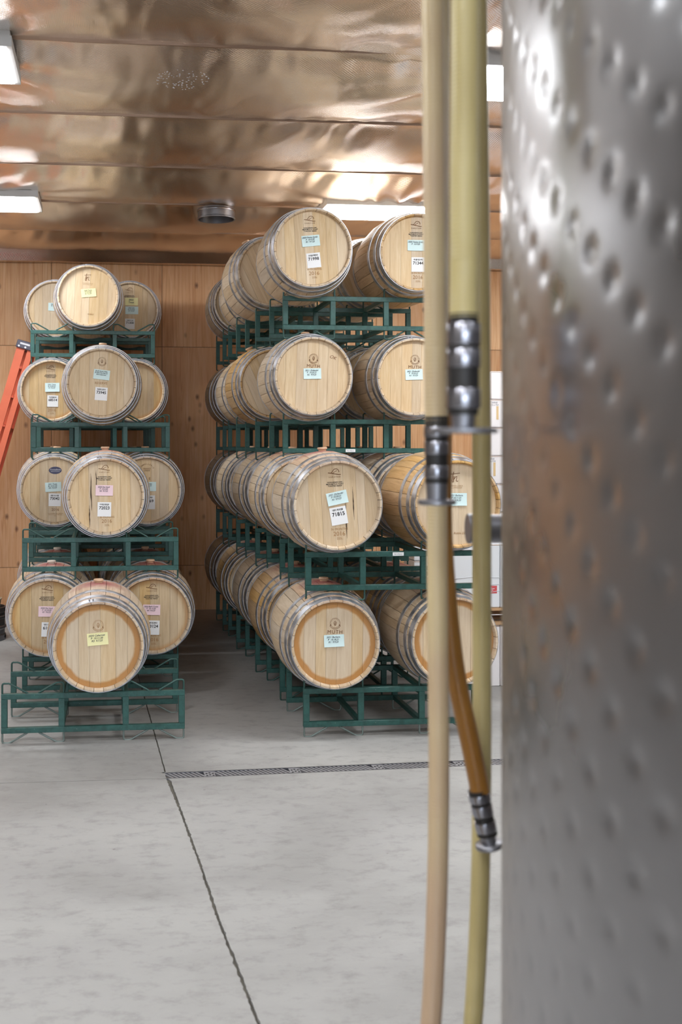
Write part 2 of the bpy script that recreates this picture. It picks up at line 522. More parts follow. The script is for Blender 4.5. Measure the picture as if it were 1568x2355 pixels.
# wall behind the camera with a wide open roll-up doorway
OX0, OX1, OZ = -3.2, 1.6, 3.3
m = MB(); m.box(X0 - 0.1, OX0, Y0 - 0.12, Y0, 0, CEIL + 0.1); m.box(OX1, X1 + 0.1, Y0 - 0.12, Y0, 0, CEIL + 0.1); m.box(OX0, OX1, Y0 - 0.12, Y0, OZ, CEIL + 0.1)
struct(obj('wall_front', m.mesh('wall_front', M['wallpaint'])), 'grey wall with a wide open doorway')
m = MB(); m.box(OX0, OX0 + 0.09, Y0, Y0 + 0.04, 0, OZ); m.box(OX1 - 0.09, OX1, Y0, Y0 + 0.04, 0, OZ); m.box(OX0, OX1, Y0, Y0 + 0.04, OZ - 0.02, OZ + 0.1)
struct(obj('trim_1', m.mesh('trim_1', M['fixture'])), 'pale trim round the doorway')
struct(obj('ground', MB().box(-30, 30, -40, Y0 - 0.0, -0.16, -0.02).mesh('ground', M['concrete'])), 'concrete yard outside the doorway')

# ------------------------------------------------------------------ foil ceiling
ce = struct(obj('ceiling', MB().box(X0 - 0.1, X1 + 0.1, Y0 - 0.1, WALL_Y + 0.1, CEIL + 0.07, CEIL + 0.2).mesh('ceiling', M['foil_seam'])), 'ceiling of crumpled silver foil insulation strips')
FIX = [(-1.80, -0.58), (1.84, 3.06)]
ROWS = [9.38, 5.95, 2.6, -0.75, -4.1]
FIXC = [((a + b) / 2, y) for a, b in FIX for y in ROWS] + [((-4.3 - 3.1) / 2, y) for y in ROWS]
def foil_strip(y0, y1, res, idx):
    nx = int((X1 - X0) / res); ny = max(6, int((y1 - y0) / res))
    V = []; F = []
    for j in range(ny + 1):
        t = j / ny
        for i in range(nx + 1):
            x = X0 + (X1 - X0) * i / nx; y = y0 + (y1 - y0) * t
            env = 4 * t * (1 - t)
            z = CEIL + 0.045 - 0.085 * env
            # soft billows along the strip
            z += 0.035 * env * noise.noise(Vector((x * 0.9, y * 0.8 + idx * 3.1, idx)))
            z += 0.016 * min(1.0, env * 2.5) * noise.noise(Vector((x * 2.3 + y * 0.8, y * 1.7, idx * 1.7)))
            # pulled creases running slantwise into the seams and the lamps
            slant = noise.noise(Vector((x * 0.5, idx * 5.0, 2.0)))
            cr = noise.noise(Vector((x * 5.5 + (t - 0.5) * 6.0 * slant, y * 1.1, idx * 2.3)))
            edge = abs(2 * t - 1) ** 1.4
            cr2 = noise.noise(Vector((x * 9.0 + (y - 8) * 7.0 * slant, y * 2.2, idx * 4.7)))
            z += 0.009 * min(1.0, env * 4.0) * (1 - abs(cr2) * 2.5) * (0.35 + max(0.0, noise.noise(Vector((x * 0.8, y * 0.9, 9.0)))) * 1.6)
            z += 0.020 * edge * min(1.0, env * 4.0) * (1 - abs(cr) * 2)
            for fx, fy in FIXC:
                dx = max(abs(x - fx) - 0.61, 0); dy = max(abs(y - fy) - 0.3, 0); d2 = math.hypot(dx, dy)
                if d2 < 1.1:
                    a = math.atan2(y - fy, x - fx + 1e-6)
                    z += 0.035 * (1 - d2 / 1.1) ** 1.5 * noise.noise(Vector((a * 5.0, fx * 3, fy)))
            V.append((x, y, z))
    for j in range(ny):
        for i in range(nx):
            a = j * (nx + 1) + i
            F.append((a, a + nx + 1, a + nx + 2, a + 1))
    me = bpy.data.meshes.new('foil_panel'); me.from_pydata(V, [], F); me.materials.append(M['foil'])
    me.polygons.foreach_set('use_smooth', [True] * len(F)); me.update()
    return obj('foil_panel', me, ce)
seams = [11.05 - 1.3 * i for i in range(14) if 11.05 - 1.3 * i > Y0] + [Y0]
ys = [WALL_Y - 0.02] + seams
for i in range(len(ys) - 1):
    foil_strip(ys[i + 1], ys[i], 0.034 if ys[i] > 4.5 else 0.12, i)
for i, y in enumerate(seams[:-1]):
    pts = []
    n = 90
    for q in range(n + 1):
        x = X0 + (X1 - X0) * q / n
        pts.append((x, y + 0.006 * noise.noise(Vector((x * 3, y, 0))), CEIL + 0.046 + 0.004 * noise.noise(Vector((x * 4, y, 3)))))
    m = MB()
    for q in range(n):
        a, b = pts[q], pts[q + 1]
        m.quad((a[0], a[1] - 0.004, a[2] + 0.07), (b[0], b[1] - 0.004, b[2] + 0.07), (b[0], b[1] - 0.004, b[2] - 0.012), (a[0], a[1] - 0.004, a[2] - 0.012))
        m.quad((a[0], a[1] + 0.004, a[2] - 0.012), (b[0], b[1] + 0.004, b[2] - 0.012), (b[0], b[1] + 0.004, b[2] + 0.07), (a[0], a[1] + 0.004, a[2] + 0.07))
        m.quad((a[0], a[1] - 0.004, a[2] - 0.012), (b[0], b[1] - 0.004, b[2] - 0.012), (b[0], b[1] + 0.004, b[2] - 0.012), (a[0], a[1] + 0.004, a[2] - 0.012))
    obj('seam_fold', m.mesh('seam_fold', M['foil_seam']), ce)
# foil turned down over the wall top
m = MB(); n = 80; rows = [(WALL_Y - 0.02 - 0.16, CEIL + 0.03), (WALL_Y - 0.11, CEIL - 0.03), (WALL_Y - 0.07, CEIL - 0.10), (WALL_Y - 0.035, CEIL - 0.125), (WALL_Y - 0.02, CEIL - 0.10)]
for j, (yy, zz) in enumerate(rows):
    for q in range(n + 1):
        x = X0 + (X1 - X0) * q / n
        m.v.append((x, yy, zz + 0.008 * noise.noise(Vector((x * 2.5, j, 1)))))
for j in range(len(rows) - 1):
    for q in range(n):
        a = j * (n + 1) + q; m.f.append((a, a + n + 1, a + n + 2, a + 1))
obj('foil_turn_down', m.mesh('foil_turn_down', M['foil'], 0), ce)
# white specks painted in for light showing at punctures in the foil
m = MB(); rs = random.Random(3)
c0 = at(418, 158, 5300 / (1020 - 158.0))
for i in range(90):
    a = rs.uniform(0, 2 * PI); r = math.sqrt(rs.random())
    x = c0.x + 0.16 * r * math.cos(a); y = c0.y + 0.17 * r * math.sin(a); s = rs.uniform(0.0025, 0.005)
    zz = CEIL - 0.052
    m.box(x - s, x + s, y - s * 0.7, y + s * 0.7, zz, zz + 0.002)
sp_o = obj('puncture_light_specks', m.mesh('puncture_light_specks', M['white_print']), ce); sp_o['kind'] = 'stuff'

# ------------------------------------------------------------------ ceiling lights
def light_fixture(xa, xb, y, label):
    t = thing('ceiling_light', label, 'light', ((xa + xb) / 2, y, CEIL - 0.02), 0, 'flat ceiling light panels')
    h = (xb - xa) / 2; d = 0.30; r = 0.028
    for (a, b, c, e) in ((-h, h, -d, -d + r), (-h, h, d - r, d), (-h, -h + r, -d + r, d - r), (h - r, h, -d + r, d - r)):
        obj('frame_rail', MB().box(a, b, c, e, -0.055, 0.0).mesh('frame_rail', M['fixture']), t)
    m_ = MB(); b_ = 0.03
    for (ax_, ay_, az_) in ((h - r, d - r, -0.045), (h - r - 0.004, d - r - 0.004, -0.062), (h - r - b_, d - r - b_, -0.072)):
        m_.v += [(-ax_, -ay_, az_), (ax_, -ay_, az_), (ax_, ay_, az_), (-ax_, ay_, az_)]
    for q_ in (0, 4):
        for e_ in range(4): m_.f.append((q_ + e_, q_ + 4 + e_, q_ + 4 + (e_ + 1) % 4, q_ + (e_ + 1) % 4))
    m_.f.append((8, 11, 10, 9))
    obj('diffuser', m_.mesh('diffuser', M['lit']), t)
    obj('housing', MB().box(-h + 0.01, h - 0.01, -d + 0.01, d - 0.01, -0.03, 0.03).mesh('housing', M['fixture']), t)
names = {(0, 0): 'lit ceiling panel above the left barrel stack near the back wall', (0, 1): 'nearer lit ceiling panel cut by the left edge of the picture',
         (1, 0): 'lit ceiling panel just behind the top barrels of the right row', (1, 1): 'lit ceiling panel showing between the hoses and the steel tank'}
for ci, (a, b) in enumerate(FIX):
    for ri, y in enumerate(ROWS):
        o_ = 0.085 if (ci, ri) == (0, 1) else 0.0
        light_fixture(a + o_ + (0.6 if o_ else 0.0), b + o_, y, names.get((ci, ri), 'lit ceiling panel over the open floor, %s aisle, %s row from the back wall' % (['left', 'right'][ci], ['first', 'second', 'third', 'fourth', 'fifth'][ri])))
for ri, y in enumerate(ROWS):
    light_fixture(4.3, 5.52, y, 'lit ceiling panel along the right side wall, %s row from the back wall' % ['first', 'second', 'third', 'fourth', 'fifth'][ri])
OR = ['first', 'second', 'third', 'fourth', 'fifth']
for ri, y in enumerate(ROWS):
    if ri in (0, 3, 4): light_fixture(-4.25, -3.03, y, 'lit ceiling panel along the left side wall, %s row from the back wall' % OR[ri])

# duct collar
p = at(497, 478, 9.75)
t = thing('duct_collar', 'round galvanised duct collar hanging from the foil ceiling', 'duct', (p.x, p.y, CEIL - 0.055))
obj('collar', MB().lathe([(0.165, 0.05), (0.165, -0.03), (0.172, -0.036), (0.172, -0.046), (0.16, -0.046), (0.157, 0.05)], 40, closed=True).mesh('collar', M['steel_dull'], 40), t)
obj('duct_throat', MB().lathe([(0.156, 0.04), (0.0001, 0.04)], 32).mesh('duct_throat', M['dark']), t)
obj('rim_bead', MB().lathe([(0.166, 0.02), (0.172, 0.026), (0.172, 0.034), (0.166, 0.04)], 40).mesh('rim_bead', M['steel_bright'], 0), t)

# ------------------------------------------------------------------ wine racks
RW, RD, PH = 1.14, 0.66, 0.865
Z_RAIL, Z_TOP = 0.063, 0.308
TS = 0.034
rail_h = bevel_mesh(MB().box(0, RW, -0.017, 0.017, -TS, 0).mesh('rail', M['rack']), 0.002)
post_m = bevel_mesh(MB().box(-0.019, 0.019, -0.0165, 0.0165, Z_RAIL + TS, Z_TOP - TS).mesh('post', M['rack']), 0.002)
beam_m = bevel_mesh(MB().box(-0.016, 0.016, 0.017, RD - 0.017, -0.03, 0).mesh('cross_beam', M['rack']), 0.002)
PX = (0.019, 0.371, 0.769, 1.121)
def wire_mesh(flip, down, mat):
    pts = [(0.006, -0.01), (0.006, 0.050), (0.0085, 0.058), (0.016, 0.0625), (0.045, 0.0625), (0.058, 0.058), (0.155, 0.004), (0.162, -0.002)]
    P = []
    for a, b in pts:
        x = (0.39 - a) if flip else a
        z = (Z_RAIL - b) if down else (Z_TOP + b)
        P.append((x, 0, z))
    return MB().tube(P, 0.0062, 8).mesh('cradle_wire', mat, 60)
WM = {(f, d): wire_mesh(f, d, M['wire']) for f in (0, 1) for d in (0, 1)}
WMW = {(f, d): wire_mesh(f, d, M['wire_worn']) for f in (0, 1) for d in (0, 1)}
def wine_rack(loc, rotz, label, group, worn=False, sticker=None):
    t = thing('wine_barrel_rack', label, 'barrel rack', loc, rotz, group)
    for y in (0, RD):
        obj('top_rail', rail_h, t, (0, y, Z_TOP)); obj('bottom_rail', rail_h, t, (0, y, Z_RAIL + TS))
        for px in PX: obj('post', post_m, t, (px, y, 0))
        for cx in (0, RW - 0.39):
            for fl_ in (0, 1):
                obj('cradle_wire', WM[(fl_, 0)], t, (cx, y, 0))
                obj('foot_wire', (WMW if worn else WM)[(fl_, 1)], t, (cx, y, 0))
    for px in PX[1:3]:
        obj('cross_beam', beam_m, t, (px, 0, Z_TOP)); obj('cross_beam', beam_m, t, (px, 0, Z_RAIL + TS))
    if sticker:
        sx, sz = sticker
        s = obj('sticker', MB().box(sx - 0.036, sx + 0.036, -0.0185, -0.0172, sz - 0.011, sz + 0.011).mesh('sticker', M['paper_white']), t)
        text_part('sticker_print', 'BarrelSpace', 0.011, M['pen'], s, sx, sz - 0.004, -0.0188)
    return t

# ------------------------------------------------------------------ print helpers
_txt = {}
def text_mesh(body, size, mat, bold=0.0, shear=0.0, space=1.0, line=1.0):
    key = (body, size, mat.name, bold, shear, space)
    if key in _txt: return _txt[key]
    cu = bpy.data.curves.new('t', 'FONT'); cu.body = body; cu.size = size; cu.align_x = 'CENTER'
    cu.offset = bold * size; cu.shear = shear; cu.space_character = space; cu.space_line = line
    cu.resolution_u = 2; cu.fill_mode = 'BOTH'
    ob = bpy.data.objects.new('t', cu); COL.objects.link(ob)
    dg = bpy.context.evaluated_depsgraph_get()
    me = bpy.data.meshes.new_from_object(ob.evaluated_get(dg))
    bpy.data.objects.remove(ob); bpy.data.curves.remove(cu)
    for v in me.vertices: v.co = (v.co.x, 0.0, v.co.y)
    me.materials.clear(); me.materials.append(mat)
    _txt[key] = me
    return me
def text_part(name, body, size, mat, parent, u, v, y, rot=0.0, **kw):
    o = obj(name, text_mesh(body, size, mat, **kw), parent, (u, y, v))
    o.rotation_euler = (0, -rot, 0)
    return o

def arc(cx, cz, r, a0, a1, n=12, sq=1.0):
    return [(cx + r * math.cos(math.radians(a0 + (a1 - a0) * i / n)), cz + sq * r * math.sin(math.radians(a0 + (a1 - a0) * i / n))) for i in range(n + 1)]
def hill_emblem():
    m = MB()
    m.ribbon([(-0.040, -0.004), (-0.018, -0.008), (0.005, -0.013), (0.024, -0.017), (0.040, -0.018)], 0.0042)
    m.ribbon([(-0.022, -0.009), (-0.010, 0.006), (0.0, 0.017), (0.010, 0.019)] + arc(0.010, 0.0, 0.019, 85, -10, 6), 0.0036)
    m.ribbon([(-0.010, -0.008), (0.002, 0.0), (0.010, 0.003), (0.014, 0.009)], 0.0028)
    return m.mesh('emblem', M['brand'])
def wreath_emblem():
    m = MB()
    for i in range(17):
        a = math.radians(-20 + 220 * i / 16)
        c, s = math.cos(a), math.sin(a)
        m.ribbon([(0.026 * c, 0.026 * s), (0.034 * c, 0.034 * s)], 0.0024)
        if i % 2: m.ribbon([(0.020 * c, 0.020 * s), (0.023 * c, 0.023 * s)], 0.002)
    m.ribbon(arc(0, 0.0, 0.030, 205, 335, 12), 0.0024); m.ribbon(arc(0, 0.0, 0.037, 210, 330, 12), 0.0024)
    m.ribbon([(-0.027, -0.013), (-0.033, -0.019)], 0.003); m.ribbon([(0.027, -0.013), (0.033, -0.019)], 0.003)
    for sx in (-1, 1):
        m.ribbon([(0, -0.016), (sx * 0.008, -0.004), (sx * 0.007, 0.006), (0, 0.014)], 0.0026)
    m.ribbon([(0, -0.014), (0.001, 0.008)], 0.0022); m.ribbon([(0, -0.004), (0.004, 0.002)], 0.002); m.ribbon([(0, -0.008), (-0.004, -0.002)], 0.002)
    for sx in (-1, 1): m.ribbon(arc(sx * 0.028, -0.012, 0.004, 0, 360, 8), 0.0018)
    return m.mesh('emblem', M['brand'])
def script_emblem():
    m = MB()
    m.ribbon([(-0.010, 0.040), (-0.016, 0.012), (-0.021, -0.014), (-0.020, -0.026), (-0.012, -0.024)], 0.0046)
    m.ribbon([(-0.030, 0.024), (-0.010, 0.027), (0.030, 0.031)], 0.0036)
    m.ribbon([(-0.008, 0.012), (-0.011, -0.006), (-0.013, -0.026)], 0.005)
    m.ribbon([(-0.011, -0.010), (0.002, 0.008), (0.010, 0.012), (0.009, -0.004), (0.006, -0.016), (0.010, -0.022), (0.018, -0.018)], 0.0044)
    return m.mesh('emblem', M['brand'])
HILL, WREATH, SCRIPT = hill_emblem(), wreath_emblem(), script_emblem()
def barcode_mesh(seed):
    r = random.Random(seed); m = MB(); x = -0.033
    while x < 0.033:
        wd = r.choice((0.0014, 0.0022, 0.0032)); h0 = r.choice((0, 0, 0.003))
        m.quad((x, 0, h0), (x + wd, 0, h0), (x + wd, 0, 0.013), (x, 0, 0.013)); x += wd + r.choice((0.0012, 0.002, 0.0032))
    return m.mesh('barcode', M['ink'])

# ------------------------------------------------------------------ oak barrels
RB, RH, HL = 0.338, 0.277, 0.475
def rad(y): return RB - (RB - RH) * (abs(y) / HL) ** 2
def stave_set(seed):
    r = random.Random(seed); ws = [r.uniform(0.7, 1.3) for _ in range(26)]
    s = sum(ws); ws = [x / s * 2 * PI for x in ws]
    a = PI / 2 - ws[0] / 2; out = []
    ysec = [-HL, -HL + 0.012, -0.44, -0.36, -0.26, -0.14, 0, 0.14, 0.26, 0.36, 0.44, HL - 0.012, HL]
    for wd in ws:
        v = []; f = []
        for y in ysec:
            ro = rad(y); ri = ro - 0.027
            if abs(y) > 0.43: ri = min(ri, 0.256) if abs(y) < 0.45 else ro - (0.012 if abs(y) > HL - 0.005 else 0.019)
            g = 0.0013
            for rr, ts in ((ro, (0, 0.5, 1)), (ri, (1, 0.5, 0))):
                for t in ts:
                    an = a + g / rr + (wd - 2 * g / rr) * t
                    e = -0.0020 if (rr == ro and t != 0.5) else 0.0
                    v.append(((rr + e) * math.cos(an), y, (rr + e) * math.sin(an)))
        ns = len(ysec)
        for i in range(ns - 1):
            for q in range(6):
                p = i * 6 + q; p2 = i * 6 + (q + 1) % 6
                f.append((p, p + 6, p2 + 6, p2))
        f.append(tuple(range(6))); f.append(tuple((ns - 1) * 6 + q for q in reversed(range(6))))
        m = MB(); m.v = v; m.f = f
        me = m.mesh('stave', M['stave'], 35)
        out.append(me); a += wd
    return out
STAVES = [stave_set(s) for s in (1, 2, 3)]
def hoop_mesh(y0, y1):
    prof = []
    n = 3
    for i in range(n + 1):
        y = y0 + (y1 - y0) * i / n; prof.append((rad(y) + 0.0032, y))
    prof2 = [(r - 0.004, y) for r, y in reversed(prof)]
    m = MB().lathe(prof + prof2, 56, closed=True)
    m.v = [(x, z, y) for x, y, z in m.v]            # axis z -> y
    m.f = [tuple(reversed(q)) for q in m.f]
    return m.mesh('hoop', M['hoop'], 40)
HY = [(HL - 0.052, HL - 0.006), (HL - 0.118, HL - 0.082), (HL - 0.232, HL - 0.196)]
HOOPS = [hoop_mesh(a, b) for a, b in HY] + [hoop_mesh(-b, -a) for a, b in HY]
def rivet_mesh():
    m = MB()
    for a in (96, 100.5):
        for y in (-HL + 0.02, -HL + 0.038):
            c = Vector((math.cos(math.radians(a)), 0, math.sin(math.radians(a)))); r = rad(y) + 0.003
            m.tube([(c.x * r, y, c.z * r), (c.x * (r + 0.003), y, c.z * (r + 0.003))], 0.005, 8)
    return m.mesh('rivets', M['hoop'], 40)
RIVET = rivet_mesh()
YH = -0.444                                       # plane of the front head
HR = 0.2565
def head_boards(seed, mat):
    r = random.Random(seed); n = r.choice((6, 7, 7)); ws = [r.uniform(0.7, 1.3) for _ in range(n)]
    s = sum(ws); ws = [x / s * 2 * HR for x in ws]; x = -HR; out = []
    for wd in ws:
        xa, xb = x + 0.0005, x + wd - 0.0005
        x += wd
        a0 = math.acos(max(-1, min(1, xa / HR))); a1 = math.acos(max(-1, min(1, xb / HR)))
        k = 6
        top = [(HR * math.cos(a0 + (a1 - a0) * i / k), HR * math.sin(a0 + (a1 - a0) * i / k)) for i in range(k + 1)]
        pts = top + [(a, -b) for a, b in reversed(top)]
        P = []
        for q in pts:
            if not P or math.hypot(q[0] - P[-1][0], q[1] - P[-1][1]) > 1e-4: P.append(q)
        if math.hypot(P[0][0] - P[-1][0], P[0][1] - P[-1][1]) < 1e-4: P.pop()
        n_ = len(P); dy = r.uniform(-0.0006, 0.0006)
        m = MB(); m.v = [(a, YH + dy, b) for a, b in P] + [(a, YH + 0.02, b) for a, b in P]
        m.f = [tuple(range(n_))] + [tuple(n_ + i for i in reversed(range(n_)))] + [(i, i + n_, (i + 1) % n_ + n_, (i + 1) % n_) for i in range(n_)]
        me = m.mesh('head_board', mat)
        bm = bmesh.new(); bm.from_mesh(me); bmesh.ops.recalc_face_normals(bm, faces=bm.faces[:]); bm.to_mesh(me); bm.free()
        out.append(me)
    return out
HEADS = {}
for key in ('head', 'head_ring', 'head_edge'):
    HEADS[key] = [head_boards(s, M[key]) for s in (11, 12, 13)]
m = MB().lathe([(HR, 0.0), (0.0001, 0.0)], 40); m.v = [(x, 0.444, y) for x, y, z in m.v]
REAR = m.mesh('rear_head', M['head'])
BUNG = MB().lathe([(0.0001, 0.022), (0.030, 0.022), (0.033, 0.018), (0.033, 0.010), (0.026, 0.006), (0.023, -0.03)], 20).mesh('bung', M['bung'], 40)
BUNG_W = BUNG.copy(); BUNG_W.materials.clear(); BUNG_W.materials.append(M['bung_white'])

NOTE_Y = YH - 0.0022
def note(parent, u, v, wd, h, mat, text, rot=0.0, size=0.016, curl=0.003):
    m = MB(); nx, ny = 6, 3
    for j in range(ny + 1):
        for i in range(nx + 1):
            a = i / nx - 0.5; b = j / ny - 0.5
            m.v.append((a * wd, -curl * max(0.0, -b * 2) ** 2 - curl * 0.4 * (2 * abs(a)) ** 3, b * h))
    for j in range(ny):
        for i in range(nx):
            p = j * (nx + 1) + i; m.f.append((p, p + 1, p + nx + 2, p + nx + 1))
    n = obj('note', m.mesh('note', mat, 0), parent, (u, NOTE_Y, v)); n.rotation_euler = (0, -rot, 0)
    lines = text.split('\n')
    text_part('handwriting', text, size, M['pen'], n, -wd * 0.04, h / 2 - size * 1.25, -0.0034 - curl * 0.1, shear=0.25, bold=0.012)
    return n
def idlabel(parent, u, v, number, rot=0.0, sz=1.0):
    wd, h = 0.098 * sz, 0.104 * sz
    l = obj('id_label', MB().box(-wd / 2, wd / 2, -0.0006, 0.0006, -h / 2, h / 2).mesh('id_label', M['paper_white']), parent, (u, NOTE_Y, v))
    l.rotation_euler = (0, -rot, 0)
    obj('barcode', barcode_mesh(hash(number) % 97 if False else sum(map(ord, number))), l, (0, -0.0012, h / 2 - 0.024))
    text_part('number', number, 0.031 * sz, M['ink'], l, 0, 0.0, -0.0012, bold=0.022)
    return l
def print_hill(t, r0=0.0):
    u0 = -0.008
    obj('emblem', HILL, t, (u0, YH - 0.0016, 0.208))
    text_part('brand_name', 'VARSTAR', 0.013, M['brand'], t, u0, 0.172, YH - 0.0016, space=1.5)
    text_part('stamped_lines', 'HUNGARIAN OAK\nMEDIUM PLUS TOAST\nTOASTED HEADS', 0.0115, M['ink'], t, u0, 0.140, YH - 0.0016, bold=0.02)
def print_year(t, months='36 MONTHS', v=-0.155):
    text_part('stamped_months', months, 0.020, M['brand_pale'], t, 0.006, v, YH - 0.0016)
    text_part('stamped_year', '2016', 0.038, M['brand_pale'], t, 0.004, v - 0.035, YH - 0.0016)
    text_part('stamped_volume', '225L', 0.019, M['brand_pale'], t, 0.006, v - 0.058, YH - 0.0016)
def print_wreath(t):
    obj('emblem', WREATH, t, (0.0, YH - 0.0016, 0.128))
    text_part('brand_name', 'MUTH', 0.032, M['brand'], t, 0.0, 0.062, YH - 0.0016, space=1.15)
def print_script(t):
    obj('emblem', SCRIPT, t, (-0.01, YH - 0.0016, 0.165))
    text_part('brand_name', 'TONNELLERIE\nCOOPERAGE', 0.012, M['brand_pale'], t, -0.008, 0.112, YH - 0.0016, space=1.3)
def print_arc(t):
    for i, ch in enumerate('TONNELLERIE'):
        a = 90 + 70 - 140 * i / 10
        text_part('stamped_letter', ch, 0.017, M['brand'], t, 0.05 * math.cos(math.radians(a)), 0.165 + 0.045 * math.sin(math.radians(a)), YH - 0.0016, rot=math.radians(a - 90))
    text_part('stamped_lines', 'FRANCE\nCHENE', 0.016, M['brand'], t, 0, 0.172, YH - 0.0016)
    text_part('stamped_grade', 'ML E', 0.03, M['brand'], t, 0.0, 0.085, YH - 0.0016)
def crack(t, u, v0, v1, wd, seed=0):
    m = MB(); n = 14
    P = []
    for i in range(n + 1):
        tt = i / n; P.append((u + 0.004 * noise.noise(Vector((tt * 3, seed, 0))), v0 + (v1 - v0) * tt))
    for i, p in enumerate(P):
        s = wd * max(0.12, math.sin(PI * (i + 0.2) / (n + 0.4)) * (0.6 + 0.8 * abs(noise.noise(Vector((i * 0.7, seed, 4)))))) / 2
        m.v += [(p[0] - s, 0, p[1]), (p[0] + s, 0, p[1])]
    for i in range(n): m.f.append((2 * i, 2 * i + 1, 2 * i + 3, 2 * i + 2))
    obj('seam_stain', m.mesh('seam_stain', M['crack']), t, (0, YH - 0.001, 0))

barrel_count = 0
def barrel(center, rotz, roll, label, group, head='head', tone='stave', stained=False, white_bung=False, decorate=None, front_scale=1.0):
    global barrel_count
    barrel_count += 1
    r = random.Random(barrel_count)
    t = thing('oak_barrel', label, 'barrel', center, rotz, group)
    t.rotation_euler = (0, roll, rotz)
    t.rotation_mode = 'XYZ'
    sv = STAVES[barrel_count % 3]
    for i, me in enumerate(sv):
        o = obj('stave', me, t)
        mt = M[tone]
        if stained and i in (0, 1, 2, 24, 25): mt = M['stave_stain']
        if mt is not M['stave']:
            o.material_slots[0].link = 'OBJECT'; o.material_slots[0].material = mt
    for i, me in enumerate(HOOPS):
        h = obj('hoop', me, t)
        if i == 3: obj('rivets', RIVET, h)
    for me in HEADS[head][barrel_count % 3]: obj('head_board', me, t)
    obj('rear_head', REAR, t)
    obj('bung', BUNG_W if white_bung else BUNG, t, (0, 0, RB))
    if decorate: decorate(t)
    return t

# ------------------------------------------------------------------ stacks
CZ = 0.613                                # barrel axis above a rack's base
BL = {'C': 'left', 'R': 'right'}
LV = ['bottom', 'second', 'third', 'top']
# front-left corner of each rack column in camera-plane coordinates
COLS = {
    'C': [(-1.396, 6.75), (-1.486, 7.92), (-1.604, 8.96), (-1.795, 9.98), (-1.92, 10.97)],
    'R': [(0.489, 6.90), (0.388, 7.88), (0.237, 8.85), (0.090, 9.84), (-0.035, 10.80)],
}
def rack_at(block, col, lev, label, dx=0.0, dz=0.0, dr=0.0, worn=False, sticker=None):
    xc, zc = COLS[block][col]
    p = cw(xc + dx, zc + dz, lev * PH + (0.035 if block == 'R' and lev == 3 else 0.0))
    return wine_rack((p.x, p.y, p.z), math.radians(dr), label, 'green steel barrel racks', worn, sticker)
def slot_point(block, col, lev, slot, dx=0.0, dz=0.0, fwd=0.0):
    xc, zc = COLS[block][col]
    p = cw(xc + dx, zc + dz, lev * PH + CZ + (0.035 if block == 'R' and lev == 3 else 0.0))
    u = {0: 0.195, 1: RW - 0.195, 2: RW / 2}[slot]
    return Vector((p.x + u, p.y + RD / 2 - fwd, p.z))

def B(block, col, lev, slot, label, yaw=0.0, roll=0.0, dx=0.0, dz=0.0, fwd=0.0, **kw):
    return barrel(slot_point(block, col, lev, slot, dx, dz, fwd), math.radians(yaw), math.radians(roll), label, 'oak wine barrels on green racks', **kw)

R3 = lambda d: math.radians(d)
# ---- left stack, front to back
rack_at('C', 0, 0, 'green steel rack on the floor at the front of the left stack', worn=True)
rack_at('C', 1, 0, 'green steel rack on the floor second from the front of the left stack', worn=True)
rack_at('C', 1, 1, 'green steel rack at second level of the left stack under barrel 72023')
rack_at('C', 2, 0, 'green steel floor rack third from the front of the left stack')
rack_at('C', 2, 1, 'green steel second-level rack third back in the left stack')
rack_at('C', 2, 2, 'green steel rack at third level of the left stack under barrel 73945')
rack_at('C', 3, 0, 'green steel floor rack fourth from the front of the left stack')
rack_at('C', 3, 1, 'green steel second-level rack fourth back in the left stack')
rack_at('C', 3, 2, 'green steel third-level rack fourth back in the left stack')
rack_at('C', 3, 3, 'topmost front green rack of the left stack')
for l in range(4):
    rack_at('C', 4, l, 'green steel rack at the back of the left stack, %s level' % LV[l])

def deco_c0(t):
    note(t, -0.004, 0.045, 0.128, 0.076, M['paper_yellow'], '2020 Cabernet\nP  10.11.20\nR3  9.7.23', R3(4), 0.0165)
    e = obj('emblem', WREATH, t, (0.0, YH - 0.0014, 0.13)); e.material_slots[0].link = 'OBJECT'; e.material_slots[0].material = M['brand_pale']
def deco_pink(num, txt):
    def f(t):
        print_hill(t); note(t, -0.008, 0.04, 0.125, 0.075, M['paper_pink'], txt, R3(-1.5), 0.0145)
        idlabel(t, 0.0, -0.09, num, R3(-2)); print_year(t)
    return f
def deco_72023(t):
    print_hill(t); note(t, -0.010, 0.045, 0.125, 0.076, M['paper_pink'], '2020 Pet Verd\nP  10.2.20\nR2  9.7.23', R3(-2), 0.0145)
    idlabel(t, -0.012, -0.092, '72023', R3(-2)); print_year(t)
    crack(t, -0.105, -0.10, 0.17, 0.012, 1); crack(t, -0.066, 0.05, 0.19, 0.008, 2); crack(t, -0.118, -0.22, -0.06, 0.009, 3)
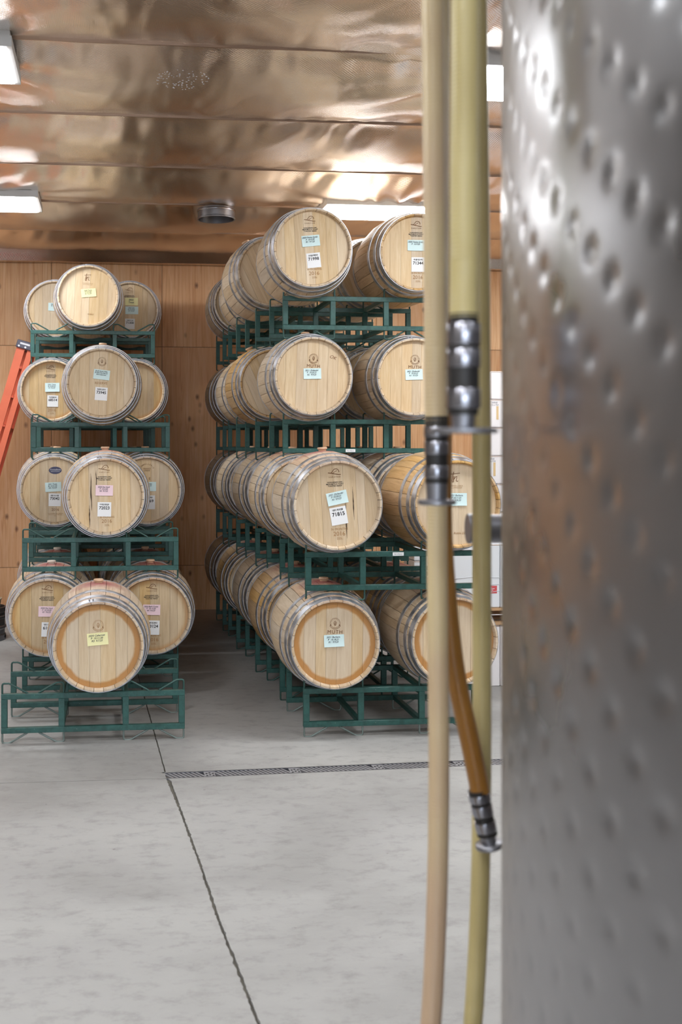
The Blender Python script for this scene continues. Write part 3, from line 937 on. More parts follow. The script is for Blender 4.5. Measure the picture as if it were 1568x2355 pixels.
def deco_73042(t):
    m = MB(); m.v = [(0, 0, 0)] + [(0.052 * math.cos(2 * PI * i / 32), 0, 0.03 * math.sin(2 * PI * i / 32)) for i in range(32)]
    m.f = [(0, 1 + i, 1 + (i + 1) % 32) for i in range(32)]
    b = obj('oval_badge', m.mesh('oval_badge', M['badge']), t, (0.004, NOTE_Y, 0.165))
    text_part('badge_lettering', 'Tonnellerie', 0.019, M['white_print'], b, 0, 0.0, -0.0008, shear=0.2)
    text_part('badge_subtitle', 'MADE IN FRANCE', 0.009, M['white_print'], b, 0, -0.012, -0.0008)
    note(t, -0.012, 0.03, 0.13, 0.076, M['paper_blue'], '2021 Tessa\nB- 10.21.22\nR3- 9.2.23', R3(3), 0.0155)
    idlabel(t, 0.0, -0.075, '73042', R3(-1))
    text_part('stamped_year', '2016', 0.03, M['brand'], t, 0.004, -0.165, YH - 0.0016)
    text_part('stamped_lines', 'TONNELLERIE DE L ADOUR\nMEDIUM TOAST FRANCE\n225 L', 0.010, M['brand_pale'], t, 0.004, -0.19, YH - 0.0016)
def deco_69(t):
    print_arc(t); note(t, 0.01, 0.03, 0.13, 0.076, M['paper_blue'], '2021 Tessa\nB 10.21.22', 0, 0.0155)
    idlabel(t, 0.012, -0.10, '73069', 0, 1.1)
def deco_73945(t):
    note(t, 0.0, 0.068, 0.128, 0.078, M['paper_blue'], '20 20 Syrah P Ban\nB 2021 Res Barrel\nZinf Cabernet', R3(-5), 0.0135)
    text_part('stamped_line', 'RESERVE', 0.026, M['brand_pale'], t, -0.004, -0.008, YH - 0.0016)
    idlabel(t, 0.0, -0.085, '73945', R3(-2.5))
    obj('emblem', WREATH, t, (0.0, YH - 0.0014, 0.175))
def deco_68514(t):
    print_hill(t); note(t, 0.008, 0.03, 0.13, 0.08, M['paper_blue'], '2021 Tessa\nB 10.20.22\nR1 9.2.23', R3(1), 0.0155)
    idlabel(t, 0.012, -0.095, '68514', R3(-1)); print_year(t, '18 MONTHS')
def deco_tn(t):
    print_script(t); note(t, 0.004, 0.03, 0.135, 0.075, M['paper_yellow'], '2020 Tessa\nP 10.9.20\nR1 9.2.23', R3(8), 0.0155)
    text_part('stamped_line', 'ROBLE', 0.018, M['brand_pale'], t, 0.03, -0.17, YH - 0.0016)
def deco_71300(t):
    print_hill(t)
    note(t, 0.014, 0.085, 0.13, 0.078, M['paper_yellow'], '2022\nTessa', 0, 0.024)
    note(t, 0.017, -0.004, 0.13, 0.078, M['paper_blue'], '2022 Cab\nB 10.12.22\nR1 9.2.23', 0, 0.0155)
    idlabel(t, -0.002, -0.14, '71300', R3(-1))
def deco_plainblue(t):
    note(t, 0.0, 0.02, 0.13, 0.08, M['paper_blue'], '2021 Tessa\nB 10.20.22', R3(-2), 0.0155)

B('C', 0, 0, 2, 'front oak barrel on the floor rack with a tilted yellow note', roll=-0.5, head='head_ring', stained=True, decorate=deco_c0, dx=0.03)
B('C', 1, 0, 0, 'bottom-level oak barrel with pink note half hidden at far left', head='head_edge', stained=True, white_bung=True, decorate=deco_pink('61087', '2020 Pet Verd\nP  10.10.20\nR1  9.6.23'))
B('C', 1, 0, 1, 'bottom-level oak barrel with pink note and label ending 124', head='head_edge', stained=True, decorate=deco_pink('73124', '2020 Barb Cuvee\nP  10.13.20\nR4  9.6.23'))
B('C', 1, 1, 2, 'oak barrel numbered 72023 with pink note and dark seam stains', roll=-1, stained=True, decorate=deco_72023, dx=0.036)
B('C', 2, 0, 0, 'oak barrel behind the pink-note barrel at left, bottom level', stained=True, white_bung=True)
B('C', 2, 0, 1, 'oak barrel behind the barrel ending 124, bottom level', stained=True)
B('C', 2, 1, 0, 'oak barrel numbered 73042 with a dark blue oval badge', decorate=deco_73042)
B('C', 2, 1, 1, 'oak barrel with round stamp and label ending 69', stained=True, decorate=deco_69)
B('C', 2, 2, 2, 'oak barrel numbered 73945 with wavy-grained pale head', roll=1.5, decorate=deco_73945, fwd=0.24, dx=0.005)
for l in (0, 1):
    for s in (0, 1):
        B('C', 3, l, s, 'oak barrel deep in the left stack, fourth row, %s level, %s side' % (LV[l], ('left', 'right')[s]), stained=True)
B('C', 3, 2, 0, 'oak barrel numbered 68514 beside the orange ladder', head='head_edge', decorate=deco_68514)
B('C', 3, 2, 1, 'oak barrel without visible label behind the right of barrel 73945', head='head_edge')
B('C', 3, 3, 2, 'topmost front oak barrel of left stack with yellow note and script logo', roll=2.5, decorate=deco_tn, dx=-0.045)
for l in (0, 1, 2):
    for s in (0, 1):
        B('C', 4, l, s, 'oak barrel at the back of the left stack, %s level, %s side' % (LV[l], ('left', 'right')[s]))
B('C', 4, 3, 0, 'brightly lit top oak barrel at the left rear of left stack', head='head', decorate=deco_plainblue)
B('C', 4, 3, 1, 'top oak barrel numbered 71300 with yellow and blue notes', decorate=deco_71300)

# ---- right row
rack_at('R', 0, 0, 'green steel rack on the floor at the front of the right row', worn=True)
rack_at('R', 0, 1, 'green steel rack at second level of the right row with a white sticker', dx=0.012, sticker=(0.60, Z_TOP - 0.017))
for c in (1, 2, 3, 4):
    nm = ['', 'second', 'third', 'fourth', 'last'][c]
    for l in range(4):
        st = (0.50, Z_RAIL + 0.017) if (c, l) == (1, 2) else None
        d = 0.024 if (c == 1 and l >= 2) else 0.0
        rack_at('R', c, l, {(1, 2): 'green steel rack under the barrel marked OK, small white sticker', (1, 3): 'topmost front green rack of the right row'}.get((c, l), 'green steel rack in the right row, %s column back, %s level' % (nm, LV[l])), dx=d, dz=0.05 if (c == 1 and l >= 2) else 0.0, sticker=st)
def deco_w_note(txt, mark=None):
    def f(t):
        print_wreath(t)
        note(t, -0.005, 0.018, 0.127, 0.076, M['paper_blue'], txt, R3(3), 0.0155)
        if mark: text_part('crayon_mark', mark, 0.034, M['brand'], t, 0.135, 0.13, YH - 0.0016, rot=R3(-20), shear=0.3)
    return f
def deco_71815(t):
    print_hill(t); note(t, 0.002, 0.045, 0.13, 0.08, M['paper_blue'], '2021 Zinfandel\nP 10.20.21\nR1 9.9.23', R3(9), 0.0155)
    idlabel(t, 0.006, -0.066, '71815', R3(7), 1.06); print_year(t)
    crack(t, 0.052, -0.21, 0.03, 0.010, 6); crack(t, 0.102, -0.10, 0.11, 0.007, 7)
def deco_tnr(t):
    print_script(t); note(t, 0.0, 0.03, 0.13, 0.08, M['paper_blue'], '2021 Barbera\nP 10.11.21\nR2 9.9.23', 0, 0.0155)
    text_part('stamped_line', 'Roble 225', 0.02, M['brand_pale'], t, 0.02, -0.19, YH - 0.0016, shear=0.3)
def deco_num(num, txt, months, rot):
    def f(t):
        print_hill(t); note(t, -0.008, 0.052, 0.128, 0.078, M['paper_blue'], txt, R3(rot), 0.0155)
        idlabel(t, 0.006, -0.086, num, R3(rot * 1.2)); print_year(t, months)
    return f
B('R', 0, 0, 0, 'front bottom oak barrel of right row with blue note and wreath emblem', roll=1, yaw=-1.5, head='head_ring', stained=True, decorate=deco_w_note('2021 Barbera\nP  10.18.21\nR1  9.9.23'), fwd=0.02, dx=-0.008)
B('R', 0, 0, 1, 'front bottom oak barrel seen behind the hanging hoses', yaw=-1, head='head_ring', stained=True, dx=0.01)
B('R', 0, 1, 0, 'oak barrel numbered 71815 with split head seams and blue note', roll=-3, yaw=-1.5, stained=True, decorate=deco_71815, fwd=0.04, dx=0.003)
B('R', 0, 1, 1, 'golden oak barrel with script logo behind the hanging hoses', tone='stave_gold', decorate=deco_tnr, dx=0.02)
B('R', 1, 2, 0, 'oak barrel marked OK with wreath emblem and blue note', yaw=-1.5, roll=2, decorate=deco_w_note('2021 Zinfandel\nP  10.20.21\nR1  9.9.23', 'OK'), dx=0.035, fwd=0.02)
B('R', 1, 2, 1, 'oak barrel with wreath emblem at third level beside the hoses', yaw=-1.5, roll=1, decorate=deco_w_note('2021 Zinfandel\nP  10.20.21\nR1  9.9.23'), dx=0.035)
B('R', 1, 3, 0, 'top oak barrel numbered 71998 of the right row', yaw=-1.5, roll=-3, decorate=deco_num('71998', '2020 Petite Syrah\nP  10.9.20\nR1  9.7.23', '36 MONTHS', 3), dx=0.015, fwd=0.10)
B('R', 1, 3, 1, 'top oak barrel numbered 71344 beside the hanging hoses', yaw=-1, roll=0, tone='stave_gold', decorate=deco_num('71344', '2020 Petite Syrah\nP  10.9.20', '18 MONTHS', 0), dx=0.05)
rr = random.Random(5)
for c in (1, 2, 3, 4):
    nm = ['', 'second', 'third', 'fourth', 'last'][c]
    for l in range(4):
        if c == 1 and l >= 2: continue
        for s in (0, 1):
            B('R', c, l, s, 'oak barrel in the right row, %s column back, %s level, %s' % (nm, LV[l], ('on the aisle side', 'on the far side')[s]),
              yaw=rr.uniform(-2, 1), roll=rr.uniform(-25, -8) if l >= 2 else rr.uniform(-6, 4), stained=(l < 2), tone=rr.choice(('stave', 'stave', 'stave_gold')), dx={(2, 3, 0): -0.085, (3, 3, 0): 0.03, (2, 2, 0): -0.06, (1, 1, 0): -0.035, (1, 0, 0): -0.035}.get((c, l, s), 0.0))

# ------------------------------------------------------------------ stainless tank
TR = 1.50
tcx, tcz = 1.912, 1.431
tc = cw(tcx, tcz)
tank = thing('steel_tank', 'big blurred stainless tank with dimpled cooling jacket', 'tank', (tc.x, tc.y, 0))
def cam_ang(dx, dz):
    d = cw(dx, dz) - cw(0, 0)
    return math.atan2(d.y, d.x)
aL = cam_ang(-0.969, 0.246)                      # direction of the left silhouette
aR = cam_ang(-1.459, -0.352)                     # direction seen at the picture's right edge
if aR < aL: aR += 2 * PI
A0, A1 = aL - math.radians(26), aR + math.radians(16)
ZT0, ZT1 = 0.55, 3.05
res = 0.0085
na = int((A1 - A0) * TR / res); nz = int((ZT1 - ZT0) / res)
ang_ = np.linspace(A0, A1, na + 1); zz_ = np.linspace(ZT0, ZT1, nz + 1)
AA, ZZ = np.meshgrid(ang_, zz_)
U = (AA - aL) * TR                               # arc length to the right of the silhouette
du, dv, per = 0.050, -0.040, 0.12
h = np.ones_like(U) * 0.0
colf = U / du
base = np.floor(colf)
for k_ in range(-2, 4):
    ci = base + k_
    vo = ci * dv + 0.004
    dvv = (ZZ - vo + per / 2) % per - per / 2
    duu = U - ci * du
    d2 = duu ** 2 + dvv ** 2
    h = np.maximum(h, np.exp(-d2 / (2 * 0.0090 ** 2)))
edge = np.minimum(np.clip((ZZ - ZT0 - 0.02) / 0.05, 0, 1), np.clip((ZT1 - 0.02 - ZZ) / 0.05, 0, 1))
edge = np.minimum(edge, np.minimum(np.clip((AA - A0) / 0.03, 0, 1), np.clip((A1 - AA) / 0.03, 0, 1)))
RR = TR + edge * (0.0026 - 0.0033 * h)
V = np.stack([RR * np.cos(AA), RR * np.sin(AA), ZZ], -1).reshape(-1, 3)
idx = np.arange((na + 1) * (nz + 1)).reshape(nz + 1, na + 1)
F = np.stack([idx[:-1, :-1], idx[:-1, 1:], idx[1:, 1:], idx[1:, :-1]], -1).reshape(-1, 4)
me = bpy.data.meshes.new('dimpled_jacket')
me.vertices.add(len(V)); me.vertices.foreach_set('co', V.astype(np.float32).ravel())
me.loops.add(F.size); me.loops.foreach_set('vertex_index', F.astype(np.int32).ravel())
me.polygons.add(len(F)); me.polygons.foreach_set('loop_start', np.arange(0, F.size, 4, dtype=np.int32))
me.update(calc_edges=True); me.validate()
me.polygons.foreach_set('use_smooth', [True] * len(me.polygons))
me.materials.append(M['steel'])
obj('dimpled_jacket', me, tank)
# plain shell for the rest of the drum, cone top, sloped bottom
m = MB(); n = 96
prof = [(TR - 0.002, 0.42), (TR - 0.002, 3.2)]
angs = [A1 + (2 * PI - (A1 - A0)) * i / n for i in range(n + 1)]
for r_, z_ in prof:
    for a in angs: m.v.append((r_ * math.cos(a), r_ * math.sin(a), z_))
for i in range(n): m.f.append((i, i + 1, i + n + 2, i + n + 1))
obj('shell', m.mesh('shell', M['steel'], 0), tank)
for za, zb in ((0.42, ZT0), (ZT1, 3.2)):
    m = MB(); n = 40
    for z_ in (za, zb):
        for i in range(n + 1):
            a = A0 + (A1 - A0) * i / n; m.v.append((TR * math.cos(a), TR * math.sin(a), z_))
    for i in range(n): m.f.append((i, i + 1, i + n + 2, i + n + 1))
    obj('plain_band', m.mesh('plain_band', M['steel'], 0), tank)
obj('top_cone', MB().lathe([(TR, 3.2), (TR - 0.06, 3.24), (0.3, 3.5), (0.3, 3.58), (0.0001, 3.58)], 72).mesh('top_cone', M['steel'], 30), tank)
obj('bottom_dish', MB().lathe([(TR, 0.42), (TR - 0.1, 0.36), (0.0001, 0.30)], 72).mesh('bottom_dish', M['steel'], 30), tank)
LEG = MB().tube([(0, 0, 0.0), (0, 0, 0.40)], 0.05, 16).mesh('leg', M['steel'], 40)
for i in range(6):
    a = 2 * PI * i / 6 + 0.3
    obj('leg', LEG, tank, (1.2 * math.cos(a), 1.2 * math.sin(a), 0))
# outlet fitting that sticks out on the far left of the tank
p0 = at(1075, 1216, 2.55); p1 = at(1215, 1216, 2.55)
d_ = (p1 - p0); lp0 = p0 - tc; lp1 = p1 - tc + d_ * 2.0
ax = (lp1 - lp0).normalized()
q = lambda s: lp0 + ax * s
nz_ = obj('outlet_fitting', MB().tube([q(0), q(0.001), q(0.012), q(0.013), q(0.04), (lp1)], [0.0345, 0.0355, 0.0355, 0.0335, 0.0335, 0.0335], 28).mesh('outlet_fitting', M['steel_dull'], 40), tank)

# ------------------------------------------------------------------ hanging hoses
def spline(pts, step=0.0018):
    P = [Vector(p) for p in pts]; out = []
    P = [P[0] * 2 - P[1]] + P + [P[-1] * 2 - P[-2]]
    for i in range(1, len(P) - 2):
        a, b, c, d = P[i - 1], P[i], P[i + 1], P[i + 2]
        n = max(2, int((c - b).length / step))
        for k in range(n):
            t = k / n
            out.append(0.5 * ((2 * b) + (c - a) * t + (2 * a - 5 * b + 4 * c - d) * t * t + (3 * b - a - 3 * c + d) * t ** 3))
    out.append(P[-2])
    return out
def hose_mesh(pts, r, mat, pitch=0.0072, rib=0.0016, seg=20):
    P = spline(pts)
    L = 0; rs = []
    for i, p in enumerate(P):
        if i: L += (p - P[i - 1]).length
        rs.append(r - rib + rib * (0.5 + 0.5 * math.cos(2 * PI * L / pitch)) ** 0.6)
    return MB().tube(P, rs, seg).mesh('hose_tube', mat, 0)
def fitting(parent, top, direc, r, bands, name='ferrule'):
    """crimp rings and a clamp flange following the hose end"""
    d = direc.normalized(); s = 0.0
    for kind, ln, k_ in bands:
        a = top + d * s; b = top + d * (s + ln)
        if kind == 'steel':
            obj('crimp_ring', MB().tube([a, a + d * 0.002, b - d * 0.002, b], [r * k_ * 0.97, r * k_, r * k_, r * k_ * 0.97], 28).mesh('crimp_ring', M['steel_bright'], 50), parent)
        elif kind == 'dark':
            obj('rubber_sleeve', MB().tube([a, b], r * k_, 28).mesh('rubber_sleeve', M['rubber'], 50), parent)
        elif kind == 'neck':
            obj('neck', MB().tube([a, b], [r * k_, r * k_ * 0.92], 28).mesh('neck', M['steel_dull'], 50), parent)
        else:
            obj('clamp_flange', MB().tube([a, a + d * 0.002, b - d * 0.002, b], [r * k_ * 0.93, r * k_, r * k_, r * k_ * 0.9], 32).mesh('clamp_flange', M['steel_dull'], 50), parent)
        s += ln
    return s

def ptz(px, py, z): return at(px, py, z)
# hose 1: end A in front, over its hook, back down as D
zA, zD = 1.98, 2.18
A = [ptz(1003, 975, zA), ptz(1001, 800, zA), ptz(999, 500, zA), ptz(997, 200, zA), ptz(995, 0, zA)]
topA = A[-1]; topD = ptz(1008, 0, zD); pk = 3.36
D = [topD, ptz(1006, 500, zD), ptz(1005, 1000, zD), ptz(1005, 1165, zD), ptz(1006, 1400, zD), ptz(1009, 1700, zD), ptz(1008, 1900, zD), ptz(1005, 2050, zD), ptz(998, 2230, zD), ptz(989, 2370, zD), ptz(965, 2600, zD)]
def loop(a, b, zpk, n=8):
    """points over the hook from above a to above b"""
    out = []; z0 = zpk - (b - a).xy.length / 2
    out.append(Vector((a.x, a.y, (a.z + z0) / 2)))
    for i in range(n + 1):
        t = PI * i / n
        p = a.lerp(b, 0.5 - 0.5 * math.cos(t)); out.append(Vector((p.x, p.y, z0 + (zpk - z0) * math.sin(t))))
    out.append(Vector((b.x, b.y, (b.z + z0) / 2)))
    return out
root1 = thing('hose_line', 'straw-coloured ribbed hose hanging leftmost with steel coupling halfway down', 'hose', (A[0].x, A[0].y, 0))
def rel(pts, root): return [p - root.location for p in pts]
floorD = [Vector((D[-1].x - 0.10, D[-1].y - 0.05, 0.16)), Vector((D[-1].x - 0.3, D[-1].y - 0.15, 0.03)), Vector((D[-1].x - 0.9, D[-1].y - 0.7, 0.025))]
obj('hose_tube', hose_mesh(rel(A + loop(topA, topD, pk) + D + floorD, root1), 0.0212, M['hose_stained']), root1)
dA = Vector((0.006, 0, -1))
k_ = zA / FPX
fitting(root1, rel([ptz(1003, 957, zA)], root1)[0], dA, 0.0215, [('dark', 24 * k_, 0.98), ('steel', 24 * k_, 1.06), ('dark', 10 * k_, 0.97), ('steel', 30 * k_, 1.03), ('dark', 26 * k_, 0.95), ('steel', 28 * k_, 1.03), ('dark', 12 * k_, 0.97), ('neck', 38 * k_, 0.93), ('flange', 12 * k_, 1.62)])
# hose 2: end B nearest, back down as C
zB, zC = 1.50, 2.32
Bp = [ptz(1066, 730, zB), ptz(1067, 600, zB), ptz(1068, 300, zB), ptz(1070, 0, zB)]
Cp = [ptz(1098, 0, zC), ptz(1104, 500, zC), ptz(1107, 1000, zC), ptz(1108, 1400, zC), ptz(1108, 1750, zC), ptz(1106, 1950, zC), ptz(1101, 2120, zC), ptz(1092, 2290, zC), ptz(1086, 2370, zC), ptz(1062, 2700, zC)]
root2 = thing('hose_line', 'thick blurred hose hanging nearest the camera with black and steel coupling', 'hose', (Bp[0].x, Bp[0].y, 0))
floorC = [Vector((Cp[-1].x - 0.06, Cp[-1].y - 0.05, 0.12)), Vector((Cp[-1].x - 0.2, Cp[-1].y - 0.2, 0.025)), Vector((Cp[-1].x - 0.5, Cp[-1].y - 0.9, 0.025))]
obj('hose_tube', hose_mesh(rel(Bp + loop(Bp[-1], Cp[0], 3.52) + Cp + floorC, root2), 0.0205, M['hose'], 0.0062), root2)
k_ = zB / FPX
fitting(root2, rel([ptz(1066, 718, zB)], root2)[0], Vector((-0.004, 0, -1)), 0.0215, [('dark', 26 * k_, 0.92), ('steel', 50 * k_, 1.08), ('dark', 10 * k_, 1.03), ('steel', 42 * k_, 1.08), ('dark', 48 * k_, 0.99), ('steel', 46 * k_, 1.1), ('dark', 14 * k_, 0.95), ('neck', 30 * k_, 0.78), ('flange', 13 * k_, 2.2)])
# hose 3: amber hose swinging right across the others
zE = 2.26
E = [ptz(1106, 1842, zE), ptz(1098, 1790, zE), ptz(1075, 1680, zE), ptz(1050, 1560, zE), ptz(1034, 1440, zE), ptz(1022, 1300, zE + 0.02), ptz(1017, 1165, zE + 0.05), ptz(1018, 900, zE + 0.06), ptz(1020, 500, zE + 0.06), ptz(1021, 0, zE + 0.06)]
root3 = thing('hose_line', 'dark amber hose swinging right with short steel coupling at its end', 'hose', (E[0].x, E[0].y, 0))
eT = E[-1]; eTop = [Vector((eT.x, eT.y, 3.1)), Vector((eT.x + 0.01, eT.y + 0.03, 3.42)), Vector((eT.x + 0.01, eT.y + 0.11, 3.52)), Vector((eT.x + 0.01, eT.y + 0.19, 3.42)), Vector((eT.x, eT.y + 0.22, 3.05))]
obj('hose_tube', hose_mesh(rel(E + eTop, root3), 0.0207, M['hose_amber']), root3)
dE = (ptz(1122, 1940, zE) - ptz(1096, 1815, zE)); k_ = zE / FPX
fitting(root3, rel([ptz(1099, 1816, zE)], root3)[0], dE, 0.0212, [('dark', 9 * k_, 0.98), ('steel', 18 * k_, 1.08), ('dark', 8 * k_, 0.97), ('steel', 24 * k_, 1.04), ('dark', 14 * k_, 0.95), ('steel', 24 * k_, 1.04), ('dark', 9 * k_, 1.0), ('neck', 18 * k_, 0.8), ('flange', 12 * k_, 1.38)])
# ceiling hooks that carry the hoses
def hook(cpt, r, zpk, along, label):
    t = thing('hose_hook', label, 'hook', (cpt.x, cpt.y, zpk - 0.05))
    pts = [(0, 0, CEIL - zpk + 0.05)] + [(0.05 * along.x, 0.05 * along.y, CEIL - zpk - 0.02), (0.05 * along.x, 0.05 * along.y, 0.0), (0.03 * along.x, 0.03 * along.y, -0.02), (-0.03 * along.x, -0.03 * along.y, -0.02), (-0.05 * along.x, -0.05 * along.y, 0.0), (-0.05 * along.x, -0.05 * along.y, 0.05)]
    obj('hook_rod', MB().tube(pts, 0.007, 10).mesh('hook_rod', M['steel_dull'], 50), t)
    obj('ceiling_plate', MB().lathe([(0.0001, CEIL - zpk + 0.04), (0.04, CEIL - zpk + 0.04), (0.04, CEIL - zpk + 0.05), (0.0001, CEIL - zpk + 0.05)], 20).mesh('ceiling_plate', M['steel_dull'], 40), t)
hook((topA + topD) / 2, 0.1, pk, (ptz(1100, 0, 2) - ptz(1000, 0, 2)).normalized(), 'steel ceiling hook carrying the leftmost hose above the picture')
hook(eT + Vector((0.01, 0.11, 0)), 0.1, 3.50, (ptz(1100, 0, 2) - ptz(1000, 0, 2)).normalized(), 'steel ceiling hook carrying the amber hose above the picture')
hook((Bp[-1] + Cp[0]) / 2, 0.4, 3.52, (ptz(1100, 0, 2) - ptz(1000, 0, 2)).normalized(), 'steel ceiling hook carrying the nearest hose above the picture')

# ------------------------------------------------------------------ orange ladder leaning by the left stack
lean = math.atan(0.285)
Ltop = at(63, 789, 11.15); Llen = Ltop.z / math.cos(lean)
Lbase = Vector((Ltop.x - Ltop.z * math.tan(lean), Ltop.y, 0.0))
lad = thing('step_ladder', 'folded orange fibreglass step ladder leaning beside the left stack', 'ladder', tuple(Lbase))
lad.rotation_euler = (0, lean, 0)
def chan(xa, xb, y, depth, wall, z0, z1, open_dir):
    m = MB(); m.box(xa, xb, y, y + wall, z0, z1)
    ya, yb = sorted((y + wall, y + depth * open_dir + wall))
    m.box(xa, xa + wall, ya, yb, z0, z1); m.box(xb - wall, xb, ya, yb, z0, z1)
    return m
for y in (-0.17, 0.22):
    s = 1 if y < 0 else -1
    obj('front_rail', chan(-0.075, 0.008, y, 0.035, 0.004, 0.02, Llen - 0.05, s).mesh('front_rail', M['orange']), lad)
    obj('rear_rail', chan(0.036, 0.092, y, 0.03, 0.004, 0.02, Llen - 0.06, s).mesh('rear_rail', M['orange']), lad)
    for xx in (-0.035, 0.064): obj('foot_pad', MB().box(xx - 0.04, xx + 0.04, y - 0.005, y + 0.035, 0.0, 0.03).mesh('foot_pad', M['rubber']), lad)
STEP = MB().box(-0.07, 0.033, -0.165, 0.22, -0.012, 0.012).mesh('step', M['orange_dark'])
zz = 0.3
while zz < Llen - 0.2:
    obj('step', STEP, lad, (0, 0, zz)); zz += 0.305
BR = MB().box(0.045, 0.085, -0.165, 0.22, -0.02, 0.02).mesh('cross_brace', M['orange_dark'])
for q_ in (0.5, 1.3, 2.1): obj('cross_brace', BR, lad, (0, 0, q_))
cp = obj('top_cap', bevel_mesh(MB().box(-0.085, 0.1, -0.20, 0.25, Llen - 0.08, Llen).mesh('top_cap', M['cap']), 0.006), lad)
obj('cap_print', MB().box(-0.05, 0.05, -0.2012, -0.2004, Llen - 0.04, Llen - 0.022).mesh('cap_print', M['white_print']), cp)
for xx in (-0.055, 0.012):
    obj('rivet', MB().tube([(xx, -0.2, Llen - 0.062), (xx, -0.204, Llen - 0.062)], 0.01, 10).mesh('rivet', M['steel_bright'], 40), cp)
m = MB(); m.v = [(0, 0, 0)] + [(0.03 * math.cos(2 * PI * i / 24), 0, 0.08 * math.sin(2 * PI * i / 24)) for i in range(24)]; m.f = [(0, 1 + i, 1 + (i + 1) % 24) for i in range(24)]
obj('oval_sticker', m.mesh('oval_sticker', M['paper_white']), lad, (-0.035, -0.1715, 1.9))

# small keg with a beige pail on it, left edge
kp = cw((-4 - CX) / FPX * 10.35 - 0.13, 10.35)
kg = thing('steel_keg', 'short ribbed steel keg on the floor at the left edge', 'keg', (kp.x, kp.y, 0))
obj('keg_body', MB().lathe([(0.19, 0.0), (0.2, 0.005), (0.2, 0.05), (0.19, 0.06), (0.19, 0.10), (0.203, 0.115), (0.203, 0.13), (0.19, 0.14), (0.19, 0.20), (0.203, 0.21), (0.203, 0.225), (0.19, 0.235), (0.19, 0.26), (0.2, 0.27), (0.2, 0.31), (0.19, 0.312), (0.188, 0.27), (0.0001, 0.265)], 40).mesh('keg_body', M['steel_dull'], 40), kg)
HO = MB()
for a in (-70, -10, 200):
    c = Vector((math.cos(math.radians(a)), math.sin(math.radians(a)), 0))
    HO.tube([c * 0.198 + Vector((0, 0, 0.032)), c * 0.2025 + Vector((0, 0, 0.032))], 0.018, 14)
obj('hand_hole', HO.mesh('hand_hole', M['dark']), kg)
pl = tag(obj('plastic_pail', MB().lathe([(0.0001, 0.0), (0.14, 0.0), (0.155, 0.11), (0.162, 0.112), (0.162, 0.122), (0.15, 0.122), (0.136, 0.02), (0.0001, 0.012)], 36).mesh('plastic_pail', M['pail'], 40), None, (kp.x, kp.y, 0.266)), 'beige plastic pail standing on the steel keg', 'pail')

# ------------------------------------------------------------------ cartons behind the right row
CART = {}
def carton(x, y, z, sx, sy, sz, label, mat='carton', stripe=True, group='white cartons right of the barrel row', cat='carton'):
    t = thing('shipping_carton', label, cat, (x, y, z), 0, group)
    me = bevel_mesh(MB().box(0, sx, 0, sy, 0, sz).mesh('box_body', M[mat]), 0.006)
    obj('box_body', me, t)
    obj('tape_seam', MB().box(0.002, sx - 0.002, -0.0012, 0.0004, sz * 0.985 - 0.004, sz * 0.985).mesh('tape_seam', M['brand_pale']), t)
    if stripe:
        obj('tan_stripe', MB().box(sx * 0.13, sx * 0.13 + 0.022, -0.0014, 0.0002, sz * 0.28, sz * 0.76).mesh('tan_stripe', M['tan']), t)
        text_part('box_print', 'WINE\n12 x 750', 0.022, M['pen'], t, 0.035, sz * 0.86, -0.0016)
    return t
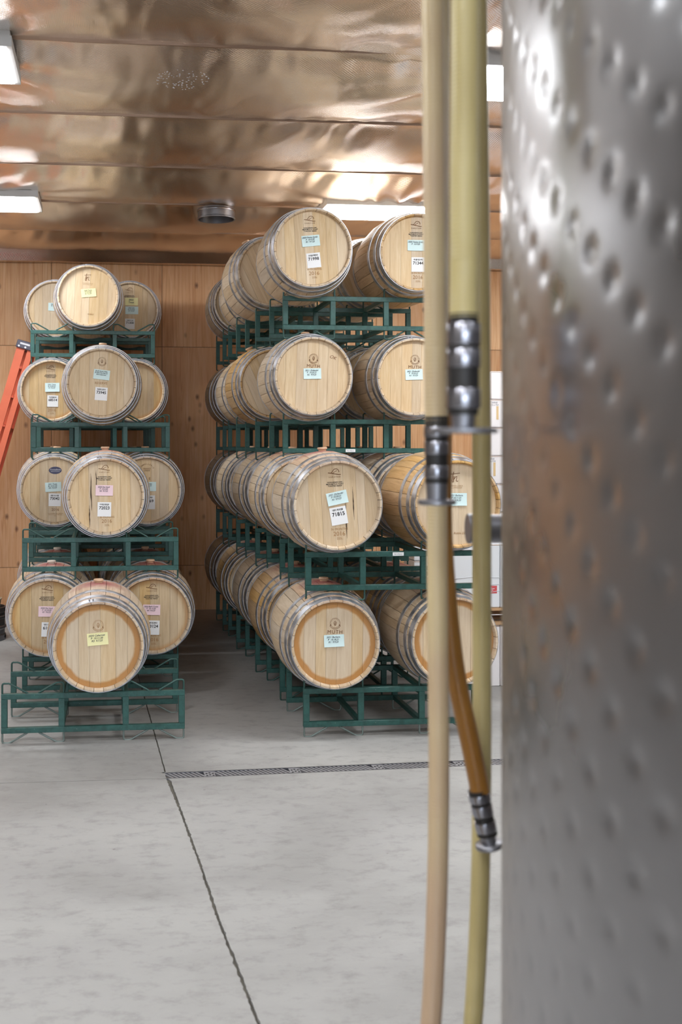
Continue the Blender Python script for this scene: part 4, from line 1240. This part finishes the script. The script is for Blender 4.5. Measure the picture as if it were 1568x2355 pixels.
# tall column at the back
fx = at(1129, 1000, 10.35); n_t = 9; hh = 0.268
for i in range(n_t):
    o = -0.03 if i < 6 else 0.0
    carton(fx.x + o, fx.y, 0.14 + i * hh, 0.40, 0.34, hh - 0.003, 'white carton in the tall back column beside the tank, %s from the floor' % ['first', 'second', 'third', 'fourth', 'fifth', 'sixth', 'seventh', 'eighth', 'ninth'][i], stripe=(i % 2 == 1))
def pallet(x, y, z, sx, sy, label):
    t = thing('wooden_pallet', label, 'pallet', (x, y, z), 0, 'wooden pallets under cartons')
    for i in range(7):
        yy = i * (sy - 0.09) / 6
        obj('deck_board', MB().box(0, sx, yy, yy + 0.09, 0.11, 0.13).mesh('deck_board', M['pallet']), t)
    for i in range(3):
        xx = i * (sx - 0.05) / 2
        obj('stringer', MB().box(xx, xx + 0.05, 0.001, sy - 0.001, 0.02, 0.1095).mesh('stringer', M['pallet']), t)
    for i in range(3):
        yy = i * (sy - 0.09) / 2
        obj('base_board', MB().box(0, sx, yy, yy + 0.09, 0.0, 0.0195).mesh('base_board', M['pallet']), t)
pallet(fx.x - 0.75, fx.y - 0.02, 0.0, 1.2, 0.9, 'wooden pallet on the floor under the back cartons')
for i in range(3):
    for j in range(2):
        carton(fx.x - 0.75 + j * 0.355, fx.y, 0.135 + i * 0.31, 0.35, 0.36, 0.306, 'plastic-wrapped white carton low behind the right racks, %s layer, %s' % (['bottom', 'middle', 'upper'][i], ['left', 'right'][j]), 'wrap', False)
# nearer two-tier pallet load
nx_ = at(1034, 1300, 8.30); nb = 8.30
for i in range(3):
    carton(nx_.x + i * 0.40, nx_.y, 0.0, 0.395, 0.40, 0.47, 'large white box on the floor in the near pallet load, %s' % ['left', 'middle', 'right'][i], 'carton', False)
pallet(nx_.x, nx_.y - 0.01, 0.4715, 1.19, 0.6, 'wooden pallet between the two tiers of the near white load')
for i in range(3):
    c_ = carton(nx_.x + i * 0.40, nx_.y, 0.603, 0.395, 0.40, 0.49, 'plastic-wrapped white carton on the near pallet load, %s' % ['left one with red label', 'middle', 'right'][i], 'wrap', False)
    if i == 0:
        l_ = obj('red_label', MB().box(0.30, 0.372, -0.0016, -0.0002, 0.03 + 0.08, 0.088 + 0.08).mesh('red_label', M['red']), c_)
        for q_ in range(4):
            obj('label_line', MB().box(0.304, 0.33 + 0.012 * (q_ % 3), -0.0024, -0.0015, 0.122 + q_ * 0.011, 0.126 + q_ * 0.011).mesh('label_line', M['white_print']), l_)
    for q_ in range(3):
        m = MB(); z_ = 0.12 + q_ * 0.05
        m.tube([(0.0, -0.002, z_), (0.2, -0.003, z_ + 0.02 * (q_ - 1)), (0.395, -0.002, z_ + 0.01)], 0.0022, 5)
        obj('wrap_fold', m.mesh('wrap_fold', M['wrap'], 0), c_)
